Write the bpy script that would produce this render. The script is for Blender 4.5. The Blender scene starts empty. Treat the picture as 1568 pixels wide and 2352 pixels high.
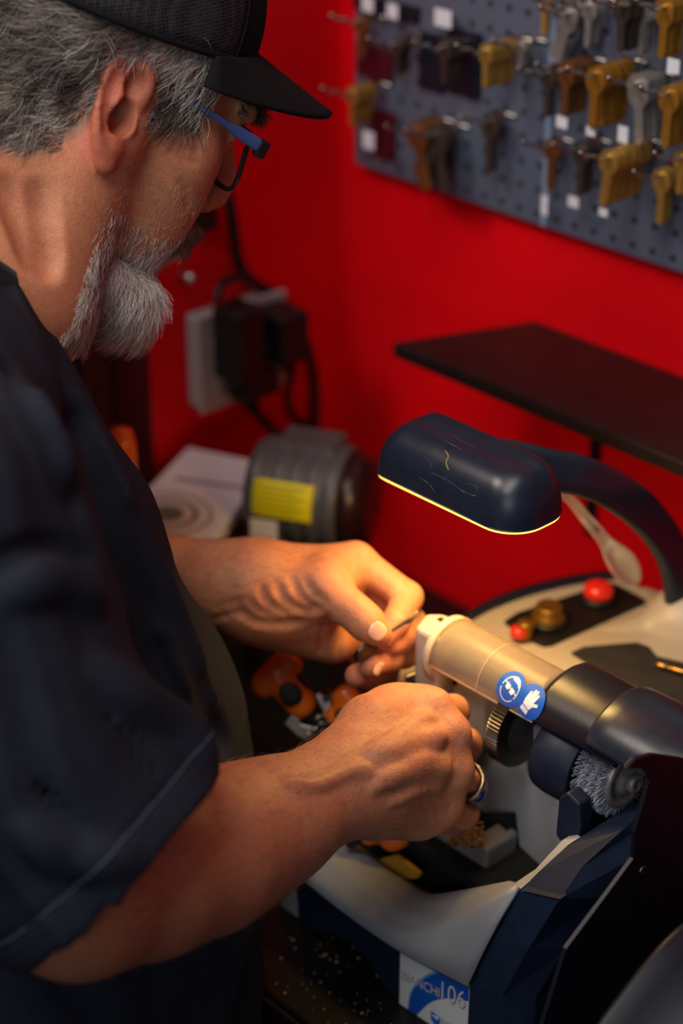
import bpy, bmesh, math, random
import numpy as np
from mathutils import Vector, Matrix
random.seed(7)
RNG = np.random.default_rng(11)
SC = bpy.context.scene
COL = SC.collection
PI = math.pi
QUAL = 1.0            # voxel size factor

# ------------------------------------------------------------------ camera frame of the place (used to measure positions)
FPX = 4500.0
TH = math.radians(28.1)
YAW = math.radians(42.9)
CAM = np.array([0.0, 0.0, 1.8])
FH = np.array([-math.cos(YAW), math.sin(YAW), 0.0])
RT = np.array([math.sin(YAW), math.cos(YAW), 0.0])
ZZ = np.array([0.0, 0.0, 1.0])
FWD = math.cos(TH) * FH - math.sin(TH) * ZZ
UP = math.sin(TH) * FH + math.cos(TH) * ZZ

def ray(px, py):
    return FWD + RT * ((px - 784) / FPX) + UP * ((1176 - py) / FPX)
def P(px, py, D):
    return CAM + D * ray(px, py)
def PX(px, py, x):
    r = ray(px, py); return CAM + r * (x / r[0])
def PY(px, py, y):
    r = ray(px, py); return CAM + r * (y / r[1])
def PZ(px, py, z):
    r = ray(px, py); return CAM + r * ((z - CAM[2]) / r[2])
def PPL(px, py, p0, n):
    r = ray(px, py); n = np.asarray(n, float)
    return CAM + r * (np.dot(np.asarray(p0) - CAM, n) / np.dot(r, n))
def proj(p):
    q = np.asarray(p) - CAM; d = q @ FWD
    return (784 + FPX * (q @ RT) / d, 1176 - FPX * (q @ UP) / d, d)
A = lambda *v: np.array(v, float)
def nrm(v):
    v = np.asarray(v, float); return v / (np.linalg.norm(v) + 1e-12)

BENCH = 0.90
WALL_Y = 1.111
WALL_X = -1.196

# ------------------------------------------------------------------ materials
def srgb(r, g, b):
    f = lambda c: (c / 255 / 12.92) if c / 255 <= 0.04045 else ((c / 255 + 0.055) / 1.055) ** 2.4
    return (f(r), f(g), f(b), 1.0)
MATS = {}
def mat(name, col, rough=0.5, metal=0.0, noise=0.0, nscale=40, bump=0.0, bscale=200, spec=0.5, coat=0.0, trans=0.0,
        col2=None, emit=None, estr=0.0, attr=None, sss=0.0, rvar=0.0, alpha=1.0, ior=1.45, sheen=0.0, coatr=0.1, stretch=None):
    if name in MATS: return MATS[name]
    m = bpy.data.materials.new(name); m.use_nodes = True
    nt = m.node_tree; N = nt.nodes; L = nt.links
    b = N['Principled BSDF']
    b.inputs['Base Color'].default_value = col
    b.inputs['Roughness'].default_value = rough
    b.inputs['Metallic'].default_value = metal
    b.inputs['Specular IOR Level'].default_value = spec
    b.inputs['Coat Weight'].default_value = coat
    b.inputs['Coat Roughness'].default_value = coatr
    b.inputs['Transmission Weight'].default_value = trans
    b.inputs['IOR'].default_value = ior
    b.inputs['Alpha'].default_value = alpha
    b.inputs['Sheen Weight'].default_value = sheen
    if sss:
        b.inputs['Subsurface Weight'].default_value = sss
        b.inputs['Subsurface Radius'].default_value = (1.0, 0.35, 0.18)
        b.inputs['Subsurface Scale'].default_value = 0.004
    if emit is not None:
        b.inputs['Emission Color'].default_value = emit
        b.inputs['Emission Strength'].default_value = estr
    tc = N.new('ShaderNodeTexCoord')
    vec = tc.outputs['Object']
    if stretch:
        mp = N.new('ShaderNodeMapping'); mp.inputs['Scale'].default_value = stretch
        L.new(vec, mp.inputs['Vector']); vec = mp.outputs['Vector']
    base = None
    if attr:
        at = N.new('ShaderNodeAttribute'); at.attribute_name = attr; base = at.outputs['Color']
    if noise > 0 or col2 is not None:
        nz = N.new('ShaderNodeTexNoise'); nz.inputs['Scale'].default_value = nscale; nz.inputs['Detail'].default_value = 6
        nz.inputs['Roughness'].default_value = 0.65
        L.new(vec, nz.inputs['Vector'])
        rp = N.new('ShaderNodeValToRGB')
        rp.color_ramp.elements[0].position = 0.3; rp.color_ramp.elements[1].position = 0.7
        L.new(nz.outputs['Fac'], rp.inputs['Fac'])
        mx = N.new('ShaderNodeMix'); mx.data_type = 'RGBA'
        if col2 is not None:
            rp.color_ramp.elements[0].color = (0, 0, 0, 1); rp.color_ramp.elements[1].color = (1, 1, 1, 1)
            L.new(rp.outputs['Color'], mx.inputs[0])
            mx.inputs[6].default_value = col; mx.inputs[7].default_value = col2
            if base: L.new(base, mx.inputs[6])
        else:
            mx.blend_type = 'MULTIPLY'
            rp.color_ramp.elements[0].color = (1 - noise, 1 - noise, 1 - noise, 1); rp.color_ramp.elements[1].color = (1 + noise * .5,) * 3 + (1,)
            mx.inputs[0].default_value = 1.0
            mx.inputs[6].default_value = col
            if base: L.new(base, mx.inputs[6])
            L.new(rp.outputs['Color'], mx.inputs[7])
        L.new(mx.outputs[2], b.inputs['Base Color'])
    elif base:
        L.new(base, b.inputs['Base Color'])
    if rvar > 0:
        n2 = N.new('ShaderNodeTexNoise'); n2.inputs['Scale'].default_value = nscale * 2.3; n2.inputs['Detail'].default_value = 5
        L.new(vec, n2.inputs['Vector'])
        mr = N.new('ShaderNodeMapRange'); mr.inputs[3].default_value = max(0.02, rough - rvar); mr.inputs[4].default_value = min(1, rough + rvar)
        L.new(n2.outputs['Fac'], mr.inputs[0]); L.new(mr.outputs[0], b.inputs['Roughness'])
    if bump > 0:
        n3 = N.new('ShaderNodeTexNoise'); n3.inputs['Scale'].default_value = bscale; n3.inputs['Detail'].default_value = 5
        L.new(vec, n3.inputs['Vector'])
        bp = N.new('ShaderNodeBump'); bp.inputs['Strength'].default_value = bump; bp.inputs['Distance'].default_value = 0.001
        L.new(n3.outputs['Fac'], bp.inputs['Height']); L.new(bp.outputs['Normal'], b.inputs['Normal'])
    MATS[name] = m
    return m

# ------------------------------------------------------------------ objects
def thing(name, label, cat, loc=(0, 0, 0), group=None):
    o = bpy.data.objects.new(name, None); COL.objects.link(o)
    o.location = Vector(loc); o.empty_display_size = 0.02
    o['label'] = label; o['category'] = cat
    if group: o['group'] = group
    return o
def tag(o, label, cat, group=None):
    o['label'] = label; o['category'] = cat
    if group: o['group'] = group
    return o
def worldloc(o):
    v = Vector((0, 0, 0))
    while o is not None:
        v = v + o.location; o = o.parent
    return v
def obj(name, mb, m, parent=None, smooth=None, loc=None, label=None, kind=None):
    """links one mesh object; mb holds world coordinates"""
    V = np.asarray(mb.v, float).reshape(-1, 3)
    off = np.array(worldloc(parent)) if parent is not None else np.zeros(3)
    if loc is not None: off = off + 0 if parent is not None else np.asarray(loc, float)
    me = bpy.data.meshes.new(name)
    me.from_pydata((V - off).tolist(), [], mb.f)
    mats = m if isinstance(m, (list, tuple)) else [m]
    for q in mats: me.materials.append(q)
    if len(mats) > 1:
        for p, i in zip(me.polygons, mb.mi): p.material_index = i
    sm = mb.sm if smooth is None else [smooth] * len(mb.f)
    me.polygons.foreach_set('use_smooth', [bool(s) for s in sm])
    me.update()
    o = bpy.data.objects.new(name, me); COL.objects.link(o)
    if parent is not None: o.parent = parent
    else: o.location = Vector(off)
    if label: o['label'] = label
    if kind: o['kind'] = kind
    return o

def frame(d, hint=(0, 0, 1)):
    d = nrm(d); h = np.asarray(hint, float)
    if abs(d @ nrm(h)) > 0.95: h = A(1, 0, 0) if abs(d[0]) < .9 else A(0, 1, 0)
    x = nrm(np.cross(h, d)); y = np.cross(d, x)
    return x, y, d

class MB:
    def __init__(s): s.v = []; s.f = []; s.sm = []; s.mi = []; s.cur = 0
    def add(s, V, F, smooth=True):
        o = len(s.v); s.v += [tuple(map(float, q)) for q in V]
        for f in F:
            s.f.append([int(i) + o for i in f]); s.sm.append(smooth); s.mi.append(s.cur)
        return s
    def bm(s, bm, smooth=False):
        bm.verts.index_update()
        s.add([v.co for v in bm.verts], [[v.index for v in f.verts] for f in bm.faces], smooth); bm.free(); return s
    def box(s, c, size, R=None, bev=0.0, seg=2):
        bm = bmesh.new(); bmesh.ops.create_cube(bm, size=1.0)
        for v in bm.verts: v.co = Vector((v.co.x * size[0], v.co.y * size[1], v.co.z * size[2]))
        if bev > 0: bmesh.ops.bevel(bm, geom=bm.edges[:], offset=bev, segments=seg, profile=0.5, affect='EDGES')
        R = np.eye(3) if R is None else np.asarray(R)
        for v in bm.verts: v.co = Vector(R @ np.array(v.co) + np.asarray(c, float))
        return s.bm(bm, False)
    def hull8(s, bot, top, bev=0.0, seg=2):
        return s.prism_pts(bot, top, bev, seg)
    def prism_pts(s, a, b, bev=0.0, seg=2, smooth=False):
        """two equal polygons a,b (lists of 3D points) joined by side faces"""
        n = len(a); bm = bmesh.new()
        va = [bm.verts.new(tuple(p)) for p in a]; vb = [bm.verts.new(tuple(p)) for p in b]
        bm.faces.new(va); bm.faces.new(vb[::-1])
        for i in range(n): bm.faces.new([va[i], vb[i], vb[(i + 1) % n], va[(i + 1) % n]])
        bmesh.ops.recalc_face_normals(bm, faces=bm.faces[:])
        if bev > 0:
            ed = [e for e in bm.edges if len(e.link_faces) == 2 and e.calc_face_angle(0) > 0.35]
            bmesh.ops.bevel(bm, geom=ed, offset=bev, segments=seg, profile=0.5, affect='EDGES', clamp_overlap=True)
        return s.bm(bm, smooth)
    def prism(s, poly, ext, bev=0.0, seg=2, smooth=False):
        a = [np.asarray(p, float) for p in poly]; e = np.asarray(ext, float)
        return s.prism_pts(a, [p + e for p in a], bev, seg, smooth)
    def rings(s, rings, cap=True, closed=True, smooth=True):
        n = len(rings[0]); V = [p for r in rings for p in r]; F = []
        for i in range(len(rings) - 1):
            for j in range(n if closed else n - 1):
                k = (j + 1) % n
                F.append([i * n + j, i * n + k, (i + 1) * n + k, (i + 1) * n + j])
        if cap:
            F.append(list(range(n))[::-1]); F.append([(len(rings) - 1) * n + j for j in range(n)])
        return s.add(V, F, smooth)
    def tube(s, path, r, n=10, cap=True, squash=None, hint=(0, 0, 1), smooth=True):
        """squash: (sx,sy) factors of the radius"""
        path = [np.asarray(p, float) for p in path]; m = len(path)
        rr = r if hasattr(r, '__len__') else [r] * m
        sx, sy = squash if squash else (1, 1)
        rings = []; px = None
        for i, p in enumerate(path):
            d = nrm(path[min(i + 1, m - 1)] - path[max(i - 1, 0)])
            if px is None: x, y, _ = frame(d, hint)
            else:
                x = nrm(px - d * (px @ d)); y = np.cross(d, x)
            px = x
            rings.append([p + rr[i] * (sx * math.cos(t) * x + sy * math.sin(t) * y) for t in np.linspace(0, 2 * PI, n, endpoint=False)])
        return s.rings(rings, cap, True, smooth)
    def lathe(s, c, ax, prof, n=32, cap=True, a0=0.0, a1=2 * PI, hint=(0, 0, 1), smooth=True):
        """prof: list of (radius, height along ax)"""
        x, y, d = frame(ax, hint); c = np.asarray(c, float)
        full = abs(a1 - a0 - 2 * PI) < 1e-6
        ts = np.linspace(a0, a1, n, endpoint=not full)
        rings = [[c + d * h + r * (math.cos(t) * x + math.sin(t) * y) for t in ts] for r, h in prof]
        return s.rings(rings, cap, full, smooth)
    def grid(s, G, closed_u=False, closed_v=False, smooth=True, flip=False):
        nu = len(G); nv = len(G[0]); V = [p for r in G for p in r]; F = []
        for i in range(nu if closed_u else nu - 1):
            for j in range(nv if closed_v else nv - 1):
                a, b = i * nv + j, i * nv + (j + 1) % nv
                c, d = ((i + 1) % nu) * nv + (j + 1) % nv, ((i + 1) % nu) * nv + j
                F.append([a, d, c, b] if flip else [a, b, c, d])
        return s.add(V, F, smooth)
    def shell(s, G, t, closed_v=False, smooth=True):
        """a grid of points given thickness t (along its own normals)"""
        G = np.asarray(G, float)
        du = np.gradient(G, axis=0)
        if closed_v: dv = (np.roll(G, -1, 1) - np.roll(G, 1, 1)) / 2
        else: dv = np.gradient(G, axis=1)
        nn = np.cross(du, dv); nn /= (np.linalg.norm(nn, axis=2, keepdims=True) + 1e-12)
        H = G + nn * t
        nu, nv = G.shape[:2]; o = nu * nv
        V = list(G.reshape(-1, 3)) + list(H.reshape(-1, 3)); F = []
        for i in range(nu - 1):
            for j in range(nv if closed_v else nv - 1):
                k = (j + 1) % nv
                a, b, c, d = i * nv + j, i * nv + k, (i + 1) * nv + k, (i + 1) * nv + j
                F.append([a, d, c, b]); F.append([o + a, o + b, o + c, o + d])
        for j in range(nv if closed_v else nv - 1):
            k = (j + 1) % nv
            F.append([j, k, o + k, o + j]); e = (nu - 1) * nv
            F.append([e + k, e + j, o + e + j, o + e + k])
        if not closed_v:
            for i in range(nu - 1):
                a, d = i * nv, (i + 1) * nv
                F.append([d, a, o + a, o + d]); a += nv - 1; d += nv - 1
                F.append([a, d, o + d, o + a])
        return s.add(V, F, smooth)

def spline(pts, n):
    """Catmull-Rom through pts (rows of any width)"""
    pts = np.asarray(pts, float); m = len(pts)
    q = np.vstack([2 * pts[0] - pts[1], pts, 2 * pts[-1] - pts[-2]])
    out = []
    for t in np.linspace(0, m - 1, n):
        i = min(int(t), m - 2); u = t - i
        a, b, c, d = q[i], q[i + 1], q[i + 2], q[i + 3]
        out.append(.5 * (2 * b + (c - a) * u + (2 * a - 5 * b + 4 * c - d) * u * u + (3 * b - a - 3 * c + d) * u ** 3))
    return np.array(out)
def closed_spline(pts, n):
    pts = np.asarray(pts, float); m = len(pts); out = []
    for t in np.linspace(0, m, n, endpoint=False):
        i = int(t); u = t - i
        a, b, c, d = pts[(i - 1) % m], pts[i % m], pts[(i + 1) % m], pts[(i + 2) % m]
        out.append(.5 * (2 * b + (c - a) * u + (2 * a - 5 * b + 4 * c - d) * u * u + (3 * b - a - 3 * c + d) * u ** 3))
    return np.array(out)

def text_mb(txt, size, origin, ex, ey, extrude=0.0003, mb=None, sx=1.0):
    """lettering as mesh: ex = reading direction, ey = up direction in the plane of the sign"""
    cu = bpy.data.curves.new('t', 'FONT'); cu.body = txt; cu.size = size; cu.extrude = extrude; cu.resolution_u = 4
    o = bpy.data.objects.new('t', cu); COL.objects.link(o)
    dg = bpy.context.evaluated_depsgraph_get(); dg.update()
    me = o.evaluated_get(dg).to_mesh()
    V = np.array([v.co[:] for v in me.vertices]); F = [list(p.vertices) for p in me.polygons]
    o.evaluated_get(dg).to_mesh_clear()
    bpy.data.objects.remove(o); bpy.data.curves.remove(cu)
    ex = np.asarray(ex, float); ey = np.asarray(ey, float); n = np.cross(ex, ey); n = nrm(n)
    W_ = np.asarray(origin)[None] + V[:, :1] * ex[None] * sx + V[:, 1:2] * ey[None] + V[:, 2:3] * n[None]
    mb = mb or MB(); mb.add(W_, F, False); return mb

# ------------------------------------------------------------------ implicit surfaces (smooth unions meshed with surface nets)
def smin(a, b, k):
    if k <= 1e-6: return np.minimum(a, b)
    h = np.maximum(k - np.abs(a - b), 0) / k
    return np.minimum(a, b) - h * h * k * .25
def smax(a, b, k): return -smin(-a, -b, k)

class Prim:
    def __init__(s, fn, c, r, k, op): s.fn = fn; s.c = np.asarray(c, float); s.r = float(r); s.k = k; s.op = op
class SDF:
    def __init__(s): s.p = []
    def cap(s, a, b, ra, rb=None, k=0.01, op='u'):
        a = np.asarray(a, float); b = np.asarray(b, float); rb = ra if rb is None else rb
        ba = b - a; L2 = ba @ ba + 1e-12
        def fn(X):
            pa = X - a; t = np.clip((pa @ ba) / L2, 0, 1)
            return np.linalg.norm(pa - t[:, None] * ba, axis=1) - (ra + (rb - ra) * t)
        s.p.append(Prim(fn, (a + b) / 2, math.sqrt(L2) / 2 + max(ra, rb), k, op)); return s
    def chain(s, pts, rs, k=0.01, op='u'):
        for i in range(len(pts) - 1): s.cap(pts[i], pts[i + 1], rs[i], rs[i + 1], k, op)
        return s
    def sph(s, c, r, k=0.01, op='u'): return s.cap(c, np.asarray(c, float) + 1e-6, r, r, k, op)
    def ell(s, c, R, rad, k=0.01, op='u'):
        """R rows = axes"""
        c = np.asarray(c, float); R = np.asarray(R, float); rad = np.asarray(rad, float)
        def fn(X):
            q = (X - c) @ R.T
            k0 = np.linalg.norm(q / rad, axis=1); k1 = np.linalg.norm(q / (rad * rad), axis=1) + 1e-9
            return k0 * (k0 - 1) / k1
        s.p.append(Prim(fn, c, rad.max(), k, op)); return s
    def box(s, c, R, half, rnd=0.002, k=0.01, op='u'):
        c = np.asarray(c, float); R = np.asarray(R, float); half = np.asarray(half, float) - rnd
        def fn(X):
            q = np.abs((X - c) @ R.T) - half
            return np.linalg.norm(np.maximum(q, 0), axis=1) + np.minimum(q.max(1), 0) - rnd
        s.p.append(Prim(fn, c, np.linalg.norm(half) + rnd, k, op)); return s
    def fn(s, f, c, r, k=0.01, op='u'):
        s.p.append(Prim(f, c, r, k, op)); return s
    def eval(s, X, c=None, rad=1e9, h=0.002):
        d = np.full(len(X), 1.0)
        for p in s.p:
            if c is not None and np.linalg.norm(p.c - c) > p.r + rad + p.k * 1.5 + 4 * h: continue
            if p.op == 'u': d = smin(d, p.fn(X), p.k)
            elif p.op == 's': d = smax(d, -p.fn(X), p.k)
            elif p.op == 'i': d = smax(d, p.fn(X), p.k)
            elif p.op == 'd': d = d + p.fn(X)
        return d
    def mesh(s, h, lo=None, hi=None):
        """surface nets over sparse blocks; returns verts, quads"""
        B = 16
        us = [p for p in s.p if p.op == 'u']; cs = [p for p in s.p if p.op in 'us']
        if lo is None:
            lo = np.min([p.c - p.r - 3 * h for p in us], 0); hi = np.max([p.c + p.r + 3 * h for p in us], 0)
        lo = np.asarray(lo, float); n = np.ceil((np.asarray(hi) - lo) / h).astype(int) + 2
        nb = (n + B - 1) // B
        I = np.stack(np.meshgrid(*[np.arange(q) for q in nb], indexing='ij'), -1).reshape(-1, 3)
        C = lo + (I + .5) * B * h
        hd = B * h * .87
        keep = np.zeros(len(C), bool)
        for p in cs:
            near = np.linalg.norm(C - p.c, axis=1) < p.r + hd + p.k
            idx = np.where(near & ~keep)[0]
            if len(idx):
                d = p.fn(C[idx]); keep[idx[np.abs(d) < hd * 1.6 + p.k + 2 * h]] = True
        I = I[keep]
        S = np.int64(n.max() + 2 * B)
        key = lambda i, j, k: (np.int64(i) * S + j) * S + k
        lin = np.arange(B + 1)
        g = np.stack(np.meshgrid(lin, lin, lin, indexing='ij'), -1).reshape(-1, 3)
        keys = []; verts = []; quads = []
        for b in I:
            base = b * B
            X = lo + (base + g) * h
            c = lo + (base + B / 2) * h
            d = s.eval(X, c, hd, h)
            if d.min() > 0 or d.max() < 0: continue
            d = d.reshape(B + 1, B + 1, B + 1)
            neg = d < 0
            cnt = np.zeros((B, B, B), int)
            for i in (0, 1):
                for j in (0, 1):
                    for k in (0, 1): cnt += neg[i:B + i, j:B + j, k:B + k]
            act = np.argwhere((cnt > 0) & (cnt < 8))
            if len(act) == 0: continue
            acc = np.zeros((len(act), 3)); num = np.zeros(len(act))
            for ax in range(3):
                o1, o2 = [q for q in range(3) if q != ax]
                for u in (0, 1):
                    for w in (0, 1):
                        q0 = act.copy(); q0[:, o1] += u; q0[:, o2] += w
                        q1 = q0.copy(); q1[:, ax] += 1
                        a = d[q0[:, 0], q0[:, 1], q0[:, 2]]; e = d[q1[:, 0], q1[:, 1], q1[:, 2]]
                        x = (a < 0) != (e < 0)
                        t = np.where(x, a / np.where(x, a - e, 1), 0)
                        pt = q0.astype(float); pt[:, ax] += t
                        acc += pt * x[:, None]; num += x
            verts.append(lo + (base + acc / num[:, None]) * h)
            ga = act + base
            keys.append(key(ga[:, 0], ga[:, 1], ga[:, 2]))
            for ax in range(3):
                o1, o2 = [(1, 2), (2, 0), (0, 1)][ax]
                sl0 = [slice(0, B)] * 3; sl1 = [slice(0, B)] * 3; sl1[ax] = slice(1, B + 1)
                a = neg[tuple(sl0)]; e = neg[tuple(sl1)]
                for sgn in (0, 1):
                    q = np.argwhere((a & ~e) if sgn == 0 else (~a & e)) + base
                    if len(q) == 0: continue
                    def nbk(d1, d2):
                        r = q.copy(); r[:, o1] -= d1; r[:, o2] -= d2
                        return key(r[:, 0], r[:, 1], r[:, 2])
                    k4 = np.stack([nbk(1, 1), nbk(0, 1), nbk(0, 0), nbk(1, 0)], 1)
                    quads.append(k4 if sgn == 0 else k4[:, ::-1])
        keys = np.concatenate(keys); verts = np.concatenate(verts); quads = np.concatenate(quads)
        o = np.argsort(keys); ks = keys[o]
        pos = np.clip(np.searchsorted(ks, quads), 0, len(ks) - 1)
        ok = (ks[pos] == quads).all(1)
        return verts, o[pos[ok]]

def smooth_mesh(V, F, it=2, lam=.5):
    V = V.copy(); n = len(V)
    a = F[:, [0, 1, 2, 3]].ravel(); b = F[:, [1, 2, 3, 0]].ravel()
    src = np.concatenate([a, b]); dst = np.concatenate([b, a])
    deg = np.bincount(src, minlength=n)[:, None].astype(float) + 1e-9
    for _ in range(it):
        for l in (lam, -lam * .9):
            acc = np.stack([np.bincount(src, V[dst, i], n) for i in range(3)], 1)
            V = V + l * (acc / deg - V)
    return V
def vnormals(V, F):
    T = np.concatenate([F[:, [0, 1, 2]], F[:, [0, 2, 3]]])
    fn_ = np.cross(V[T[:, 1]] - V[T[:, 0]], V[T[:, 2]] - V[T[:, 0]])
    N = np.stack([np.bincount(T.ravel(), np.repeat(fn_[:, i], 3), len(V)) for i in range(3)], 1)
    return N / (np.linalg.norm(N, axis=1, keepdims=True) + 1e-12)
def mesh_np(name, V, F, m, parent=None, color=None, smooth=True, label=None):
    off = np.array(worldloc(parent)) if parent is not None else np.zeros(3)
    me = bpy.data.meshes.new(name)
    F = np.asarray(F); nf, w = F.shape
    me.vertices.add(len(V)); me.vertices.foreach_set('co', (V - off).astype(np.float32).ravel())
    me.loops.add(nf * w); me.loops.foreach_set('vertex_index', F.astype(np.int32).ravel())
    me.polygons.add(nf); me.polygons.foreach_set('loop_start', np.arange(0, nf * w, w, dtype=np.int32))
    me.polygons.foreach_set('use_smooth', np.full(nf, smooth))
    me.update(calc_edges=True); me.validate()
    for q in (m if isinstance(m, (list, tuple)) else [m]): me.materials.append(q)
    if color is not None:
        at = me.color_attributes.new('tint', 'FLOAT_COLOR', 'POINT')
        c4 = np.ones((len(V), 4), np.float32); c4[:, :3] = color
        at.data.foreach_set('color', c4.ravel())
    o = bpy.data.objects.new(name, me); COL.objects.link(o)
    if parent is not None: o.parent = parent
    if label: o['label'] = label
    return o

class Noise3:
    """smooth value noise"""
    def __init__(s, seed): s.t = np.random.default_rng(seed).random((32, 32, 32)) * 2 - 1
    def __call__(s, X):
        i = np.floor(X).astype(int); f = X - i; f = f * f * (3 - 2 * f); i &= 31; j = (i + 1) & 31
        r = 0
        for a in (0, 1):
            for b in (0, 1):
                for c in (0, 1):
                    w = (f[:, 0] if a else 1 - f[:, 0]) * (f[:, 1] if b else 1 - f[:, 1]) * (f[:, 2] if c else 1 - f[:, 2])
                    r = r + w * s.t[(j if a else i)[:, 0], (j if b else i)[:, 1], (j if c else i)[:, 2]]
        return r
NZ = Noise3(3)

def strands(roots, pathfn, name, m, parent, r=0.00018, seg=5, tip=.35):
    """hair drawn as thin three-sided tubes; pathfn(root index array)->(n,seg+1,3)"""
    Pth = pathfn
    n, s1, _ = Pth.shape
    T = np.gradient(Pth, axis=1); T /= np.linalg.norm(T, axis=2, keepdims=True) + 1e-12
    ref = RNG.normal(size=(n, 1, 3)); X = np.cross(T, np.broadcast_to(ref, T.shape)); X /= np.linalg.norm(X, axis=2, keepdims=True) + 1e-12
    Y = np.cross(T, X)
    rr = np.linspace(1, tip, s1)[None, :, None] * (r if np.isscalar(r) else r[:, None, None])
    rg = np.stack([Pth + rr * (math.cos(a) * X + math.sin(a) * Y) for a in (0, 2 * PI / 3, 4 * PI / 3)], 2)  # n,s1,3,3
    V = rg.reshape(-1, 3)
    F = []
    idx = np.arange(n * s1 * 3).reshape(n, s1, 3)
    for k in range(3):
        k2 = (k + 1) % 3
        F.append(np.stack([idx[:, :-1, k], idx[:, :-1, k2], idx[:, 1:, k2], idx[:, 1:, k]], -1).reshape(-1, 4))
    return V, np.concatenate(F)
# ------------------------------------------------------------------ setting
cam_d = bpy.data.cameras.new('camera'); cam = bpy.data.objects.new('camera', cam_d); COL.objects.link(cam)
cam_d.sensor_fit = 'HORIZONTAL'; cam_d.sensor_width = 24.0; cam_d.lens = FPX * 24.0 / 1568
M4 = Matrix.Identity(4)
for i in range(3):
    M4[i][0] = RT[i]; M4[i][1] = UP[i]; M4[i][2] = -FWD[i]; M4[i][3] = CAM[i]
cam.matrix_world = M4
cam_d.clip_start = 0.05
cam_d.dof.use_dof = True; cam_d.dof.focus_distance = 1.185; cam_d.dof.aperture_fstop = 2.9
SC.camera = cam

m_red = mat('red_wall_paint', srgb(230, 3, 19), rough=0.5, noise=0.10, nscale=6, bump=0.06, bscale=500, spec=0.25)
m_floor = mat('floor_vinyl', srgb(60, 56, 54), rough=0.5, noise=0.3, nscale=12)
m_bench = mat('bench_laminate', srgb(26, 23, 24), rough=0.38, noise=0.35, nscale=30, bump=0.05, bscale=150, spec=0.4)
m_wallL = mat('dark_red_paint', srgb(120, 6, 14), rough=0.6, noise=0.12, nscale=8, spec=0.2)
m_edge = mat('bench_edge', srgb(30, 28, 28), rough=0.3)

def structure(name, mb, m):
    o = obj(name, mb, m); o['kind'] = 'structure'; return o
structure('wall_right', MB().box((0.0, WALL_Y + 0.05, 1.35), (2 * abs(WALL_X) + 0.2, 0.1, 2.7)), m_red)
structure('wall_left', MB().box((WALL_X - 0.05, (0.895 + WALL_Y) / 2, 1.35), (0.1, WALL_Y - 0.895, 2.7)), m_red)
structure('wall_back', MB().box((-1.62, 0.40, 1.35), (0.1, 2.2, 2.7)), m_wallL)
structure('floor', MB().box((-0.2, 0.0, -0.05), (3.2, 3.4, 0.1)), m_floor)

bench = thing('workbench', 'black laminate workbench running along the red wall under the machines', 'workbench', (-0.6, 0.88, 0))
BF = 0.645
bx0, bx1 = -1.19, 0.6
obj('worktop', MB().box(((bx0 + bx1) / 2, (BF + WALL_Y) / 2 - .001, BENCH - .016), (bx1 - bx0, WALL_Y - BF - .004, 0.032), bev=.003), m_bench, bench)
obj('edge_strip', MB().box(((bx0 + bx1) / 2, BF - .002, BENCH - .016), (bx1 - bx0, 0.004, 0.030), bev=.001), m_edge, bench, label='metal edge strip')
obj('front_panel', MB().box(((bx0 + bx1) / 2, BF + .16, (BENCH - .032) / 2), (bx1 - bx0 - .02, 0.02, BENCH - .032)), m_bench, bench)
for x in (bx0 + .03, bx1 - .03):
    obj('leg', MB().box((x, (BF + WALL_Y) / 2, (BENCH - .032) / 2), (0.04, WALL_Y - BF - .06, BENCH - .032), bev=.004), m_bench, bench)
# brass filings on the worktop
mb = MB()
r_ = random.Random(5)
for i in range(150):
    x, y = r_.uniform(-.80, -.70), r_.uniform(.655, .74)
    if r_.random() < .35: x, y = r_.uniform(-.86, -.60), r_.uniform(.65, .9)
    a = r_.uniform(0, PI); s_ = r_.choice([.0003, .0004, .0005, .0007, .0010]); w = s_ * .6
    dx, dy = math.cos(a), math.sin(a)
    z0 = BENCH
    mb.prism([(x - dx * s_, y - dy * s_, z0), (x + dy * w, y - dx * w, z0), (x + dx * s_, y + dy * s_, z0), (x - dy * w, y + dx * w, z0)], (0, 0, .0005))
fil = obj('brass_filings', mb, mat('brass_chip', srgb(236, 196, 130), rough=.5))
tag(fil, 'brass filings scattered on the black bench in front of the machine', 'filings'); fil['kind'] = 'stuff'
# ------------------------------------------------------------------ the man
# head frame: f face-forward, r his right, u up (mm), origin between the ear canals
PSI, PHI = math.radians(62.5), math.radians(33)
face_h = math.cos(PSI) * FH + math.sin(PSI) * RT
hf = math.cos(PHI) * face_h - math.sin(PHI) * ZZ
hu = math.sin(PHI) * face_h + math.cos(PHI) * ZZ
hr = np.cross(hf, hu)
HR_ = np.stack([hf, hr, hu])
HS = 1.036
EAR = P(281, 267, 1.14)
HO = EAR - 0.072 * HS * hr
def hp(f, r, u): return HO + 0.001 * HS * (f * hf + r * hr + u * hu)
def hloc(X): return (np.asarray(X) - HO) @ HR_.T * 1000 / HS
NB = A(-.962, .592, 1.362)          # base of the neck
bf = nrm(A(.468, .884, 0)); br = A(bf[1], -bf[0], 0)   # the body faces bf, his right is br
BR_ = np.stack([bf, br, ZZ])

body = SDF()
mm = lambda x: x * .001 * HS
E = lambda f, r, u, a, b, c, k=12, op='u': body.ell(hp(f, r, u), HR_, (mm(a), mm(b), mm(c)), mm(k), op)
S_ = lambda f, r, u, rad, k=10, op='u': body.sph(hp(f, r, u), mm(rad), mm(k), op)
C_ = lambda a, b, ra, rb, k=10, op='u': body.cap(hp(*a), hp(*b), mm(ra), mm(rb), mm(k), op)
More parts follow.
